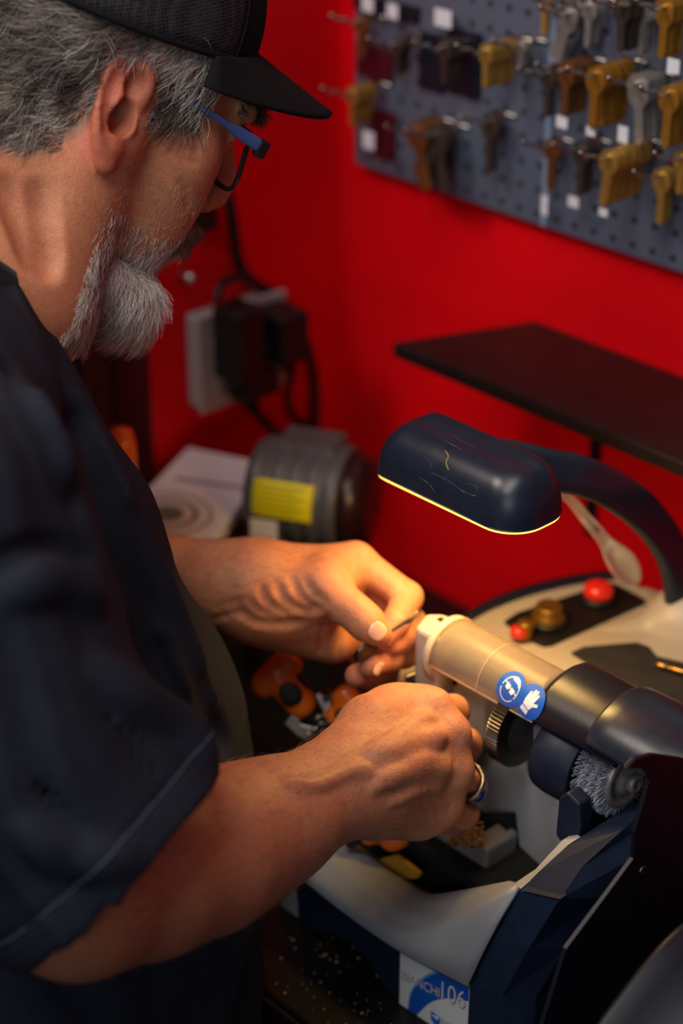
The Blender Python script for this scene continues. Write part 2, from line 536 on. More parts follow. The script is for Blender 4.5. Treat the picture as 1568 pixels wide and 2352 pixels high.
# skull and face
E(-8, 0, 46, 95, 74, 78, 5)
E(40, 0, -8, 52, 60, 72, 25)
for s in (1, -1):
    C_((8, 52 * s, -56), (80, 16 * s, -95), 13, 14, 22)        # jaw
    C_((4, 60 * s, -10), (8, 52 * s, -56), 14, 13, 22)         # ramus
    S_(58, 46 * s, -6, 20, 26)                                 # cheekbone
    E(62, 36 * s, -42, 26, 22, 34, 22)                         # cheek
    C_((93, 10 * s, 33), (82, 46 * s, 34), 9, 8, 12)           # brow
S_(86, 0, -94, 16, 18)
E(76, 0, -52, 32, 30, 28, 18)
for s in (1, -1):
    S_(99, 32 * s, 12, 17, 10, 's')                            # eye socket
    S_(77, 32 * s, 12, 13.5, 3)                                # eyeball under its lid
    C_((86, 22 * s, 18), (82, 44 * s, 17), 4.5, 4, 4)          # upper lid
    C_((86, 22 * s, 5), (80, 44 * s, 5), 3.5, 3, 4)
C_((94, 0, 20), (113, 0, -16), 8, 10.5, 9)                     # nose
S_(115, 0, -21, 10, 5)
for s in (1, -1): S_(104, 13 * s, -25, 9, 6)
for s in (1, -1): S_(107, 8 * s, -34, 4.2, 3, 's')
C_((103, -18, -46), (103, 18, -46), 6, 6, 6); C_((101, -16, -58), (101, 16, -58), 7, 7, 6)  # lips
# neck
NT = hp(-18, 0, -40)
body.cap(NT, NB, .056, .063, .02)
body.cap(hp(0, 50, -50), NB + .03 * br + .03 * bf, .026, .03, .03)      # muscle of the neck
body.cap(hp(-62, 0, -15), NB - .02 * bf + A(0, 0, .02), .045, .06, .03)
# right ear, traced rim
def earP(px, py, out): return P(px, py, 1.146 - out * .001)
eh = [(300, 262, 2), (322, 238, 4), (337, 205, 6), (338, 172, 8), (322, 147, 11), (292, 139, 14), (262, 150, 17), (243, 182, 19), (234, 225, 20), (228, 275, 20), (227, 325, 17), (232, 365, 12), (240, 386, 9)]
er = [3.0, 3.6, 4.2, 4.6, 4.8, 5.0, 5.2, 5.2, 5.0, 4.8, 4.6, 4.6, 4.2]
hs = spline([list(earP(*q)) + [mm(r_) * .82] for q, r_ in zip(eh, er)], 34)
plate = [(300, 215, 4), (282, 190, 8), (270, 240, 10), (258, 290, 10), (250, 330, 8)]
for a, b in zip(plate[:-1], plate[1:]): body.cap(earP(*a), earP(*b), mm(6.5), mm(6), mm(7))
body.cap(earP(300, 180, 6), earP(262, 190, 12), mm(5), mm(5), mm(5))
body.cap(earP(246, 240, 14), earP(240, 320, 12), mm(4), mm(5), mm(6))
body.cap(earP(262, 330, -6), earP(290, 220, -10), mm(14), mm(15), mm(10))          # root of the ear
for i in range(len(hs) - 1): body.cap(hs[i, :3], hs[i + 1, :3], hs[i, 3], hs[i + 1, 3], .0025)
ah = spline([list(earP(*q)) for q in [(306, 176, 12), (286, 196, 15), (270, 228, 17), (262, 262, 17), (264, 290, 15), (276, 306, 13)]], 14)
body.chain(list(ah), [mm(3.4)] * len(ah), .003)                                    # inner fold
body.cap(earP(297, 268, 8), earP(294, 292, 8), mm(4.2), mm(4.4), .004)             # tragus
body.cap(earP(250, 345, 10), earP(246, 372, 9), mm(6.0), mm(4.5), .006)            # lobe
body.ell(earP(280, 268, 12), HR_, (mm(8.0), mm(12), mm(12)), .003, 's')             # concha
body.ell(earP(310, 198, 15), HR_, (mm(6), mm(9), mm(8.5)), .003, 's')            # upper hollow
sc = [earP(*q) for q in [(298, 160, 19), (272, 172, 22), (254, 208, 24), (248, 255, 24), (249, 300, 21)]]
body.chain(sc, [mm(3.6)] * 5, .002, 's')                                           # groove behind the rim
# left ear
body.ell(hp(-8, -80, -4), HR_, (mm(18), mm(7), mm(32)), .006)

# trunk under the shirt and legs
body.cap(NB, NB - .05 * bf + A(0, 0, -.10), .06, .09, .03)
SHR = P(-100, 1150, 1.01); SHL = NB - .140 * br - .035 * bf + A(0, 0, -.050)
CH = A(-.935, .53, 1.235); BE = A(-.915, .535, 1.06); HI = A(-.905, .49, .90)
body.cap(SHR, CH, .05, .08, .03); body.cap(SHL, CH, .04, .07, .03)
body.cap(CH, BE, .085, .10, .03); body.cap(BE, HI, .10, .10, .03)
HIPR, HIPL = HI + .085 * br + A(0, 0, -.06), HI - .085 * br + A(0, 0, -.06)
for hp_ in (HIPR, HIPL):
    kn = A(hp_[0], hp_[1], .46) + .035 * bf; an = A(hp_[0], hp_[1], .09) - .01 * bf
    body.chain([hp_, kn, an], [.075, .05, .036], .03)
    body.cap(an, A(an[0], an[1], .055) + .10 * bf, .035, .03, .02)

# right arm
ER = P(180, 2045, 1.04)
body.cap(SHR, ER, .052, .046, .02)
arm = [(180, 2045, 1.04, .044), (340, 2000, 1.075, .046), (470, 1958, 1.105, .0445), (554, 1920, 1.13, .0405), (633, 1884, 1.147, .0352), (763, 1814, 1.176, .0290), (840, 1795, 1.193, .0270)]
body.chain([P(*q[:3]) for q in arm], [q[3] for q in arm], .012)
K = .011
Q = lambda x, y, d: P(x, y, d - .030)
# right hand: back of the hand towards the camera
mcR = [((868, 1742, 1.232), (985, 1633, 1.268), .0150, .0122), ((872, 1772, 1.226), (1026, 1690, 1.262), .0155, .0128),
       ((872, 1806, 1.226), (1034, 1772, 1.262), .0150, .0124), ((868, 1838, 1.230), (1012, 1850, 1.266), .0150, .0118)]
for a, b, ra, rb in mcR: body.cap(Q(*a), Q(*b), ra, rb, .014)
body.cap(Q(840, 1795, 1.225), Q(930, 1760, 1.262), .0275, .028, .02)
body.cap(Q(925, 1785, 1.270), Q(965, 1785, 1.288), .028, .022, .02)
body.cap(Q(865, 1850, 1.240), Q(960, 1878, 1.262), .016, .011, .02)
body.chain([Q(800, 1722, 1.226), Q(850, 1668, 1.245), Q(905, 1640, 1.268), Q(975, 1640, 1.305), Q(1010, 1690, 1.335)], [.0165, .0170, .0150, .0125, .0095], .014)   # thumb
body.cap(Q(900, 1655, 1.262), Q(970, 1628, 1.275), .0150, .0110, .016)
fiR = [[(985, 1633, 1.266), (1040, 1634, 1.300), (1034, 1690, 1.326), (1000, 1720, 1.338)],
       [(1020, 1690, 1.258), (1068, 1710, 1.294), (1050, 1765, 1.320), (1010, 1770, 1.335)],
       [(1026, 1772, 1.257), (1082, 1802, 1.298), (1058, 1842, 1.320), (1015, 1830, 1.335)],
       [(1008, 1848, 1.264), (1064, 1868, 1.290), (1040, 1890, 1.316), (1000, 1870, 1.325)]]
rfR = [(.0120, .0108, .0090, .0078), (.0122, .0110, .0094, .008), (.0118, .0104, .0092, .0078), (.0112, .0100, .0086, .007)]
for f_, r_ in zip(fiR, rfR): body.chain([Q(*q) for q in f_], list(r_), .003)
for a_, b_ in (((1078, 1668, 1.280), (1034, 1660, 1.262)), ((1092, 1756, 1.280), (1050, 1736, 1.258)), ((1092, 1842, 1.285), (1040, 1822, 1.258))):
    body.cap(Q(*a_), Q(*b_), .0042, .0018, .004, 's')            # gaps between the fingers
for q, r_ in (((1000, 1626, 1.262), .009), ((1040, 1684, 1.256), .0095), ((1046, 1772, 1.255), .0092), ((1022, 1852, 1.259), .0085)):
    body.sph(Q(*q), r_, .012)                                     # knuckles

fiRp = [[Q(*q) for q in f_] for f_ in fiR]
Q = lambda x, y, d: P(x, y, d - .020)
# left arm and hand: palm side towards the camera, thumb on top
EL = P(90, 1325, 1.43)
body.cap(SHL, EL, .05, .043, .02)
la = [(90, 1325, 1.43, .042), (250, 1338, 1.38, .040), (400, 1346, 1.338, .0322), (500, 1345, 1.319, .0282), (570, 1342, 1.31, .0272)]
body.chain([P(*q[:3]) for q in la], [q[3] for q in la], .012)
mcL = [((610, 1318, 1.338), (815, 1290, 1.350), .019, .0125), ((612, 1345, 1.340), (835, 1335, 1.362), .019, .0125),
       ((612, 1380, 1.342), (825, 1395, 1.368), .019, .012), ((600, 1412, 1.338), (795, 1466, 1.362), .0175, .012)]
for a, b, ra, rb in mcL: body.cap(Q(*a), Q(*b), ra, rb, .014)
body.cap(Q(590, 1352, 1.332), Q(735, 1400, 1.352), .0275, .022, .02)
body.cap(Q(585, 1415, 1.328), Q(765, 1478, 1.348), .0150, .0125, .014)          # heel of the hand
body.cap(Q(600, 1378, 1.322), Q(745, 1358, 1.316), .0205, .0185, .014)          # ball of the thumb
body.cap(Q(650, 1410, 1.326), Q(720, 1420, 1.330), .0150, .0120, .014)
body.chain([Q(735, 1352, 1.316), Q(812, 1404, 1.306), Q(845, 1434, 1.303), Q(872, 1457, 1.302)], [.0165, .0108, .0107, .0078], .008)   # thumb
body.cap(Q(760, 1320, 1.330), Q(815, 1300, 1.345), .0150, .0120, .012)          # web
fiL = [[(815, 1288, 1.350), (935, 1372, 1.345), (908, 1430, 1.322), (878, 1466, 1.314)],
       [(835, 1330, 1.362), (944, 1432, 1.358), (928, 1468, 1.338), (899, 1481, 1.324)],
       [(825, 1390, 1.368), (928, 1500, 1.362), (893, 1512, 1.335), (849, 1527, 1.318)],
       [(795, 1462, 1.362), (882, 1546, 1.366), (852, 1552, 1.342), (819, 1552, 1.325)]]
rfL = [(.0125, .0105, .0092, .0075), (.0125, .0104, .009, .0076), (.012, .0104, .0094, .0086), (.0112, .0096, .0088, .0080)]
for f_, r_ in zip(fiL, rfL): body.chain([Q(*q) for q in f_], list(r_), .0035)

fiLp = [[Q(*q) for q in f_] for f_ in fiL]
# surface finders
def hit(px, py, d0=.9, d1=1.6, sdf=None):
    s = sdf or body; d = d0
    for _ in range(90):
        v = float(s.eval(P(px, py, d)[None])[0])
        if v < 2e-4: break
        d += max(v * .8, 2e-4)
        if d > d1: return None
    return P(px, py, d)
def dense(pts, step=13):
    L = sum(math.dist(a, b) for a, b in zip(pts[:-1], pts[1:]))
    return spline(pts, max(len(pts), int(L / step)))
def vein(pts, r, k=.006, sink=.75):
    h = [hit(*q) for q in dense(pts)]; h = [q for q in h if q is not None]
    if len(h) > 1:
        h = [q + FWD * r * sink for q in h]
        body.chain(list(h), [r] * len(h), k)
def crease(pts, r, k=.002, up=.75):
    h = [hit(*q) for q in dense(pts)]; h = [q for q in h if q is not None]
    if len(h) > 1:
        h = [q - FWD * r * up for q in h]
        body.chain(list(h), [r] * len(h), k, 's')
vein([(660, 1800), (720, 1806), (770, 1786), (815, 1770), (850, 1775)], 0.00224)
vein([(855, 1812), (890, 1778), (930, 1752), (965, 1740), (1005, 1700)], 0.00208)
vein([(940, 1752), (985, 1742), (1020, 1748)], 0.00192)
vein([(900, 1840), (960, 1815), (1010, 1805)], 0.00192)
vein([(850, 1730), (920, 1690), (980, 1650)], 0.00176, .008)
vein([(880, 1790), (960, 1770), (1020, 1770)], 0.00176, .010)
vein([(862, 1740), (940, 1712), (1010, 1690)], 0.00176, .010)
# folds of the left palm and wrist
crease([(545, 1395), (560, 1415), (590, 1432), (640, 1436), (690, 1432)], 0.00216, .005)
crease([(570, 1380), (592, 1405), (630, 1415)], 0.00158, .005)
crease([(600, 1350), (615, 1385), (660, 1412)], 0.00130, .005)
crease([(635, 1338), (655, 1380), (700, 1405), (735, 1402)], 0.00122, .005)
crease([(672, 1330), (690, 1370), (722, 1395)], 0.00122, .005)
crease([(700, 1330), (718, 1362), (745, 1385)], 0.00115, .005)
crease([(752, 1415), (742, 1450), (735, 1500)], .0022, .002)
crease([(790, 1455), (780, 1485), (775, 1508)], .0020, .002)
crease([(500, 1400), (530, 1385), (552, 1380)], .0020, .003)
crease([(490, 1425), (530, 1412), (556, 1410)], .0020, .003)
# wrinkles over the right knuckles and across the neck
for q in ([(1000, 1608), (1010, 1640), (1030, 1660)], [(1012, 1606), (1024, 1630), (1044, 1650)], [(1060, 1690), (1052, 1715), (1056, 1738)],
          [(1048, 1745), (1040, 1765), (1045, 1790)], [(1030, 1830), (1036, 1850), (1032, 1872)], [(1050, 1690), (1044, 1712), (1046, 1732)],
          [(985, 1820), (1000, 1850), (1010, 1880)], [(965, 1835), (985, 1862), (990, 1890)]):
    crease(q, .0011, .0015, .8)
for q in ([(20, 430), (60, 520), (90, 600)], [(95, 440), (112, 540), (120, 620)]):
    crease(q, .004, .010, .8)
for q in ([(405, 330), (430, 350), (455, 352)], [(400, 352), (430, 372), (452, 376)], [(415, 420), (430, 450), (432, 480)]):
    crease(q, .0016, .003, .7)

HV = .00165 * QUAL
V, F = body.mesh(HV)
V = smooth_mesh(V, F, 2)
L_ = hloc(V)
# skin tint by region
n1 = NZ(V * 60) * .5 + NZ(V * 170) * .3 + NZ(V * 420) * .2
n1 = n1[:, None]
base = A(*srgb(190, 126, 92)[:3]); red = A(*srgb(178, 94, 74)[:3]); pale = A(*srgb(206, 156, 122)[:3]); brown = A(*srgb(146, 84, 58)[:3])
col = base + np.clip(n1, -1, 1) * (red - base) * .5
def blend(col, tgt, w): return col * (1 - w[:, None]) + tgt * w[:, None]
inhead = np.linalg.norm(V - HO, axis=1) < .19
G = lambda c, r: np.exp(-((V - np.asarray(c)) ** 2).sum(1) / (r * r))
col = blend(col, red, np.clip(G(earP(235, 260, 16), .022) + G(earP(240, 350, 12), .016) + G(earP(290, 145, 14), .02), 0, 1) * .85)
col = blend(col, red, np.clip(G(hp(112, 0, -22), .016), 0, 1) * .6)
col = blend(col, brown, np.clip(G(ER, .16), 0, 1) * .75)
# stubbled and covered scalp is greyed
hairw = inhead & (L_[:, 2] > np.where(L_[:, 0] < 0, -42 + .1 * L_[:, 0], 10)) & (L_[:, 0] < 52)
earz = (np.abs(L_[:, 1]) > 66) & (np.abs(L_[:, 0] + 8) < 26) & (np.abs(L_[:, 2]) < 40)
hairw &= ~earz; hairw &= (L_[:, 2] > -46 + .45 * np.maximum(0, L_[:, 0] + 50))
col = blend(col, A(*srgb(120, 100, 88)[:3]), hairw * .55)
for tips in (fiLp, fiRp):
    for f_ in tips: col = blend(col, A(*srgb(204, 120, 96)[:3]), np.clip(G(f_[3], .013), 0, 1) * .6)
m_skin = mat('skin', srgb(205, 142, 108), rough=.48, attr='tint', noise=.16, nscale=260, bump=.45, bscale=750, spec=.35, sss=.12, rvar=.08)

person = thing('person', 'man in black cap, glasses and black t-shirt bending over the key machine, holding a key', 'person', (HI[0], HI[1], 0))
mesh_np('body', V, F, m_skin, person, col)
BODY_V, BODY_F = V, F; BODY_N = vnormals(V, F)

# finger nails
m_nail = mat('nail', srgb(232, 178, 150), rough=.25, spec=.5)
def nail(px, py, du, dv, ang, dome=.0012):
    c = hit(px, py)
    if c is None: return
    e = 1e-3
    n = nrm(A(*[body.eval((c + e * A(*a))[None])[0] - body.eval((c - e * A(*a))[None])[0] for a in ((1, 0, 0), (0, 1, 0), (0, 0, 1))]))
    t = RT * math.cos(ang) - UP * math.sin(ang); t = nrm(t - n * (t @ n)); b = np.cross(n, t)
    g = []
    for u in np.linspace(-1, 1, 9):
        row = []
        for v in np.linspace(-1, 1, 9):
            uu, vv = u * math.sqrt(1 - v * v / 2.4), v * math.sqrt(1 - u * u / 2.4)
            row.append(c + t * uu * du + b * vv * dv + n * (dome * (.75 - 1.0 * vv * vv) - .0006 * (uu < -.9)))
        g.append(row)
    obj('fingernail', MB().shell(g, .0005), m_nail, person)
nail(866, 1450, .0062, .0060, .72)
nail(868, 1536, .0050, .0034, -.9)
# ------------------------------------------------------------------ t-shirt, trousers, shoes
def cot(name, c, **k): return mat(name, c, rough=.85, noise=.25, nscale=45, bump=.35, bscale=1400, spec=.2, sheen=0, **k)
m_shirt = cot('black_cotton', srgb(29, 34, 45))
m_rib = mat('collar_rib', srgb(22, 24, 29), rough=.85, bump=.5, bscale=900, spec=.2, sheen=.1, stretch=(3, 3, .3))
shirt = SDF()
lev = [(196, 935, 1.17, .085), (258, 1085, 1.185, .105), (352, 1205, 1.20, .125), (420, 1425, 1.225, .142), (475, 1575, 1.24, .150), (524, 1745, 1.25, .152), (552, 1920, 1.26, .145), (566, 2100, 1.272, .140), (568, 2300, 1.285, .138), (568, 2480, 1.30, .138)]
tc = [P(x - .95 * r * FPX / d, y + (.28 * r * FPX / d if i < 5 else 0), d) for i, (x, y, d, r) in enumerate(lev)]
tr = [q[3] for q in lev]
shirt.chain(tc, tr, .012)
for c_, r_ in zip(tc[2:], tr[2:]): shirt.sph(c_ - .05 * br - .01 * bf, r_ * .95, .02)      # his left half
CB = A(NB[0], NB[1], 1.412)
shirt.cap(NB + A(0, 0, -.055) - .004 * bf, tc[0], .056, .082, .03)
shirt.cap(NB + A(0, 0, -.070) - .015 * bf, tc[1] - .01 * bf, .060, .088, .03)
shirt.cap(CB - .045 * bf + A(0, 0, -.050), SHL, .066, .060, .03)
shirt.cap(CB - .045 * bf + A(0, 0, -.050), SHR, .070, .058, .03)
shirt.cap(SHL - .015 * bf, tc[3] - .04 * bf - .03 * br, .068, .11, .03); shirt.cap(SHL - .01 * bf, CH - .03 * bf, .070, .098, .03); shirt.cap(SHR - .02 * bf, CH - .03 * bf, .058, .098, .03)
shirt.cap(CB - .030 * bf + .022 * br + A(0, 0, -.060), tc[2] + .03 * br, .052, .09, .03)
shirt.cap(SHR - .03 * bf, tc[4] - .04 * bf + .02 * br, .06, .10, .05)                          # side of the chest
# sleeves: cones cut at the hem and hollow there
hollow = []
def sleeve(pts, rs, hemc, n, t=.0045):
    o = SDF(); o.chain(pts, rs, .03); inn = SDF(); inn.chain(pts, [r - t for r in rs], .03)
    n = nrm(n); c = np.mean(pts, 0); R_ = max(np.linalg.norm(p - c) + r for p, r in zip(pts, rs))
    shirt.fn(lambda X: smax(o.eval(X) + .0016 * np.exp(-(((X - hemc) @ n + .019) / .0022) ** 2), (X - hemc) @ n, .003), c, R_, .012)
    def hl(X):
        pl = (X - hemc) @ n
        return np.maximum(np.maximum(inn.eval(X), -(pl + .07)), pl - .004)
    hollow.append((hl, c, R_))
hemR = P(282, 1975, 1.045); nR = .69 * RT - .715 * UP + .10 * FWD
sleeve([P(-110, 1150, 1.01), P(-75, 1400, 1.01), P(10, 1680, 1.02), P(262, 1968, 1.045), P(420, 2160, 1.075)], [.062, .064, .069, .0675, .064], hemR, nR)
hemL = SHL + .62 * (EL - SHL)
sleeve([SHL, hemL, SHL + 1.1 * (EL - SHL)], [.056, .060, .058], hemL, EL - SHL)
# neck opening and bottom
shirt.box(A(-.9, .5, .60), np.eye(3), (.6, .6, .17), .002, .004, 's')
# drape: long folds down the chest, slack folds on the sleeve
nimg = nrm(.90 * RT + .40 * UP); fimg = nrm(.40 * RT - .90 * UP)
def drape(X):
    a, b, c = X @ nimg, X @ fimg, X @ FWD
    w = NZ(np.stack([a * 9, b * 9, c * 9], 1) + 3.3)
    f1 = NZ(np.stack([a * 42 + 1.6 * w, b * 5, c * 15], 1))
    f2 = NZ(np.stack([a * 18 + 9, b * 12 + 1.2 * w, c * 12], 1))
    rd = 1 - np.abs(f1) * 2
    return -.0042 * rd - .004 * f2
shirt.fn(drape, A(-.9, .5, 1.1), 2, 0, 'd')
DR = lambda pts: dense(pts, 22)
def shit(px, py): return hit(px, py, .8, 1.6, shirt)
def fold(pts, r, k=.014, sink=.55):
    h = [shit(*q) for q in DR(pts)]; h = [q for q in h if q is not None]
    h = [q + FWD * r * sink for q in h]; shirt.chain(list(h), list(np.interp(np.linspace(0, 1, len(h)), [0, .3, 1], [r * .4, r, r * .6])), k)
def groove(pts, r, k=.010, up=.6):
    h = [shit(*q) for q in DR(pts)]; h = [q for q in h if q is not None]
    h = [q - FWD * r * up for q in h]; shirt.chain(list(h), [r] * len(h), k, 's')
fold([(215, 1545), (290, 1600), (400, 1662), (465, 1735)], .007)
fold([(150, 900), (230, 1100), (330, 1330), (420, 1560)], .006)
fold([(200, 1000), (300, 1230), (400, 1440), (480, 1650)], .005)
groove([(330, 1180), (410, 1380), (480, 1560), (520, 1700)], .006)
groove([(180, 960), (270, 1190), (360, 1420)], .005)
groove([(0, 1300), (60, 1275), (130, 1262), (200, 1285)], .004)
fold([(20, 1360), (110, 1330), (210, 1370)], .006)
fold([(0, 870), (80, 980), (140, 1120)], .006)
groove([(30, 840), (120, 990), (180, 1150)], .005)
fold([(60, 1900), (150, 1960), (280, 1975)], .005)
for hl, c_, R_ in hollow: shirt.fn(hl, c_, R_, .002, 's')
shirt.box(A(-.5, 1.145, .703), np.eye(3), (1.2, .51, .20), .006, .012, 's')
SV, SF = shirt.mesh(.0026 * QUAL)
SV = smooth_mesh(SV, SF, 2)
_q = SV - CAM; _d = _q @ FWD; _px = 784 + FPX * (_q @ RT) / _d; _py = 1176 - FPX * (_q @ UP) / _d
print('SILH', [(y, int(_px[np.abs(_py - y) < 12].max())) for y in (830, 900, 985, 1085, 1150, 1205, 1320, 1425, 1545, 1625, 1720, 1900, 2050, 2300)])
mesh_np('t_shirt', SV, SF, m_shirt, person)
# stitched sleeve hem and collar
_x, _y, _n = frame(nR); _pl = (SV - hemR) @ _n; _rad = np.linalg.norm(SV - hemR - _pl[:, None] * _n, axis=1)
_SN = vnormals(SV, SF)
for off_, tol in ((-.0185, .0016),):
    w_ = (np.abs(_pl - off_) < tol) & (_rad < .10) & (((SV - hemR) * _SN).sum(1) > 0)
    _an = np.arctan2((SV[w_] - hemR) @ _y, (SV[w_] - hemR) @ _x); _bi = ((_an + PI) / (2 * PI) * 70).astype(int)
    seam = [SV[w_][_bi == k].mean(0) + _SN[w_][_bi == k].mean(0) * .0004 for k in range(70) if (_bi == k).sum() > 0]
    if len(seam) > 8: obj('sleeve_seam', MB().tube(seam, .0008, 5), mat('seam_thread', srgb(52, 62, 76), rough=.9), person)
def ringpts(center, ax, rad_fn, n=60):
    x, y, d = frame(ax); out = []
    for t in np.linspace(0, 2 * PI, n, endpoint=False): out.append(center + rad_fn(t) * (math.cos(t) * x + math.sin(t) * y))
    return out
g = []
for h, dr in [(-.034, .016), (-.024, .0115), (-.012, .0075), (-.002, .0048), (.003, .0026)]:
    row = []
    for t in np.linspace(0, 2 * PI, 80, endpoint=False):
        d = math.cos(t) * bf + math.sin(t) * br
        fr_ = d @ bf
        row.append(CB + d * (.0650 + dr - .004 * max(0, -fr_) - .024 * max(0, fr_) ** 1.5) + A(0, 0, h - .062 * fr_ - .016 * max(0, fr_) ** 2 - .004) + bf * (-.010 * (h + .02)))
    g.append(row)
obj('collar', MB().shell(g, .0035, closed_v=True), m_rib, person)
m_trs = cot('trousers_black', srgb(16, 16, 20))
tr_ = SDF()
tr_.ell(HI + A(0, 0, -.03), BR_, (.125, .165, .14), .02)
for hq in (HIPR, HIPL):
    kn = A(hq[0], hq[1], .46) + .035 * bf; an = A(hq[0], hq[1], .05) - .005 * bf
    tr_.chain([hq, kn, an], [.098, .075, .065], .03)
tr_.box(A(-.9, .5, -.02), np.eye(3), (.5, .5, .045), .001, .002, 's')
tr_.box(A(-.9, .5, 1.06), np.eye(3), (.5, .5, .10), .001, .002, 's')
tr_.fn(lambda X: -.004 * NZ(X * A(20, 20, 12)), A(-.9, .5, .4), 2, 0, 'd')
TV, TF = tr_.mesh(.006); mesh_np('trousers', smooth_mesh(TV, TF, 2), TF, m_trs, person)
m_shoe = mat('shoe_leather', srgb(22, 20, 20), rough=.45)
for hq in (HIPR, HIPL):
    an = A(hq[0], hq[1], 0) - .01 * bf; s_ = SDF()
    s_.cap(an + A(0, 0, .045), an + .16 * bf + A(0, 0, .035), .046, .042, .02); s_.cap(an + A(0, 0, .04), an + A(0, 0, .10), .045, .046, .02)
    s_.box(an + A(0, 0, -.04), np.eye(3), (.3, .3, .04), .0005, .001, 's')
    v_, f_ = s_.mesh(.005); mesh_np('shoe', smooth_mesh(v_, f_, 2), f_, m_shoe, person)

# ------------------------------------------------------------------ cap
m_mesh = mat('cap_mesh', srgb(20, 20, 22), rough=.8, spec=.2)
nt = m_mesh.node_tree
vo = nt.nodes.new('ShaderNodeTexVoronoi'); vo.inputs['Scale'].default_value = 470; vo.inputs['Randomness'].default_value = .25
tcn = nt.nodes.new('ShaderNodeTexCoord'); nt.links.new(tcn.outputs['Object'], vo.inputs['Vector'])
bmp = nt.nodes.new('ShaderNodeBump'); bmp.inputs['Strength'].default_value = .9; bmp.inputs['Distance'].default_value = .001
nt.links.new(vo.outputs['Distance'], bmp.inputs['Height']); nt.links.new(bmp.outputs['Normal'], nt.nodes['Principled BSDF'].inputs['Normal'])
rmp = nt.nodes.new('ShaderNodeValToRGB'); rmp.color_ramp.elements[0].color = srgb(12, 12, 13); rmp.color_ramp.elements[1].color = srgb(50, 50, 54)
rmp.color_ramp.elements[0].position = .15; rmp.color_ramp.elements[1].position = .6
nt.links.new(vo.outputs['Distance'], rmp.inputs['Fac']); nt.links.new(rmp.outputs['Color'], nt.nodes['Principled BSDF'].inputs['Base Color'])
m_foam = mat('cap_front', srgb(22, 22, 24), rough=.9, noise=.2, nscale=300, bump=.3, bscale=1500, spec=.15)
m_brim = mat('cap_brim', srgb(30, 30, 31), rough=.9, noise=.35, nscale=900, bump=.4, bscale=1600, spec=.15, col2=None)
def cap_base(th):
    c, s = math.cos(th), math.sin(th)
    return (-10 + 98 * c, 82 * s, 50 + 14 * c - 4 * s * s)
def cap_pt(th, t):
    f, r, u = cap_base(th)
    k = math.cos(t * PI / 2) ** .62; z = math.sin(t * PI / 2)
    H_ = 84 - 2 * math.cos(th)
    return hp(-10 + (f + 10) * k + (-8 * z), r * k, u * (1 - z) + z * 50 + H_ * z ** .95)
cap_ = bpy.data.objects.new('cap', None); COL.objects.link(cap_); cap_.parent = person; cap_.location = Vector(hp(0, 0, 60)) - worldloc(person)
cap_.empty_display_size = .01
fa = math.radians(52)
obj('front_panel', MB().shell([[cap_pt(a, t) for a in np.linspace(-fa, fa, 30)] for t in np.linspace(0, .985, 16)], -.0016), m_foam, cap_, label='solid black front panel of the cap')
obj('mesh_panel', MB().shell([[cap_pt(a, t) for a in np.linspace(fa, 2 * PI - fa, 60)] for t in np.linspace(0, .985, 16)], -.0012), m_mesh, cap_, label='black mesh back of the cap')
mb = MB()
for a in (fa, -fa): mb.tube([cap_pt(a, t) for t in np.linspace(0, .97, 14)], .0011, 6)
mb.tube([cap_pt(a, .012) for a in np.linspace(0, 2 * PI, 60)], .0022, 6)
obj('seam_tape', mb, m_foam, cap_)
mb = MB(); mb.lathe(cap_pt(0, 1.0), hu, [(0.0, .003), (.005, .002), (.007, -.001)], 16); obj('top_button', mb, m_foam, cap_)
def brim_pt(s, th):
    f, r, u = cap_base(th)
    ext = 68 * max(0.0, math.cos(th * PI / 2 / 1.14)) ** .70
    rr = r * (1 + .04 * s)
    return hp(f + 1 + ext * s, rr, u + 1.5 - s * 9 - 9 * (r / 78) ** 2 * s - 1 * (r / 78) ** 2)
ths = np.linspace(-1.138, 1.138, 61)
obj('brim', MB().shell([[brim_pt(s, a) for a in ths] for s in np.linspace(-.06, 1, 14)], -.0032), m_brim, cap_, label='curved black brim')
mb = MB()
for s in (.3, .5, .7, .88, .985): mb.tube([brim_pt(s, a) + hu * .0002 for a in ths], .0005, 5)
obj('brim_stitching', mb, mat('thread', srgb(44, 44, 46), rough=.9), cap_)
pp = [[cap_pt(a, t) + (hf * .0012) for a in np.linspace(-.32, .32, 10)] for t in np.linspace(.28, .66, 8)]
obj('front_patch', MB().shell(pp, -.0016), mat('patch', srgb(150, 150, 155), rough=.7), cap_, label='pale stitched patch on the front of the cap')

# ------------------------------------------------------------------ glasses
def gl(px, py, r):
    """point on the plane r=const of the head seen at a pixel"""
    return PPL(px, py, hp(0, r, 0), hr)
gls = bpy.data.objects.new('glasses', None); COL.objects.link(gls); gls.parent = person; gls.location = Vector(hp(85, 0, 10)) - worldloc(person); gls.empty_display_size = .01
m_blue = mat('temple_blue', srgb(58, 78, 128), rough=.35, spec=.5); m_gun = mat('frame_gunmetal', srgb(26, 24, 26), rough=.25, spec=.6)
m_lens = mat('lens', (1, 1, 1, 1), rough=.0, trans=1.0, ior=1.02, spec=.4)
ho = gl(600, 338, 70)                              # hinge corner, his right
hl = hloc(ho)
def temple(sgn):
    a = hp(hl[0], sgn * hl[1], hl[2]); b = hp(20, sgn * 64, hl[2] + 5.5)
    pth = spline([a, a * .75 + b * .25, a * .4 + b * .6 + hr * sgn * .002, b], 22)
    mb = MB(); mb.tube(pth, list(np.interp(np.linspace(0, 1, 22), [0, .35, .45, 1], [.0043, .0040, .0022, .0020])), 10, squash=(.32, 1), hint=hu)
    return mb
for s in (1, -1): obj('temple', temple(s), m_blue, gls, label='blue temple arm')
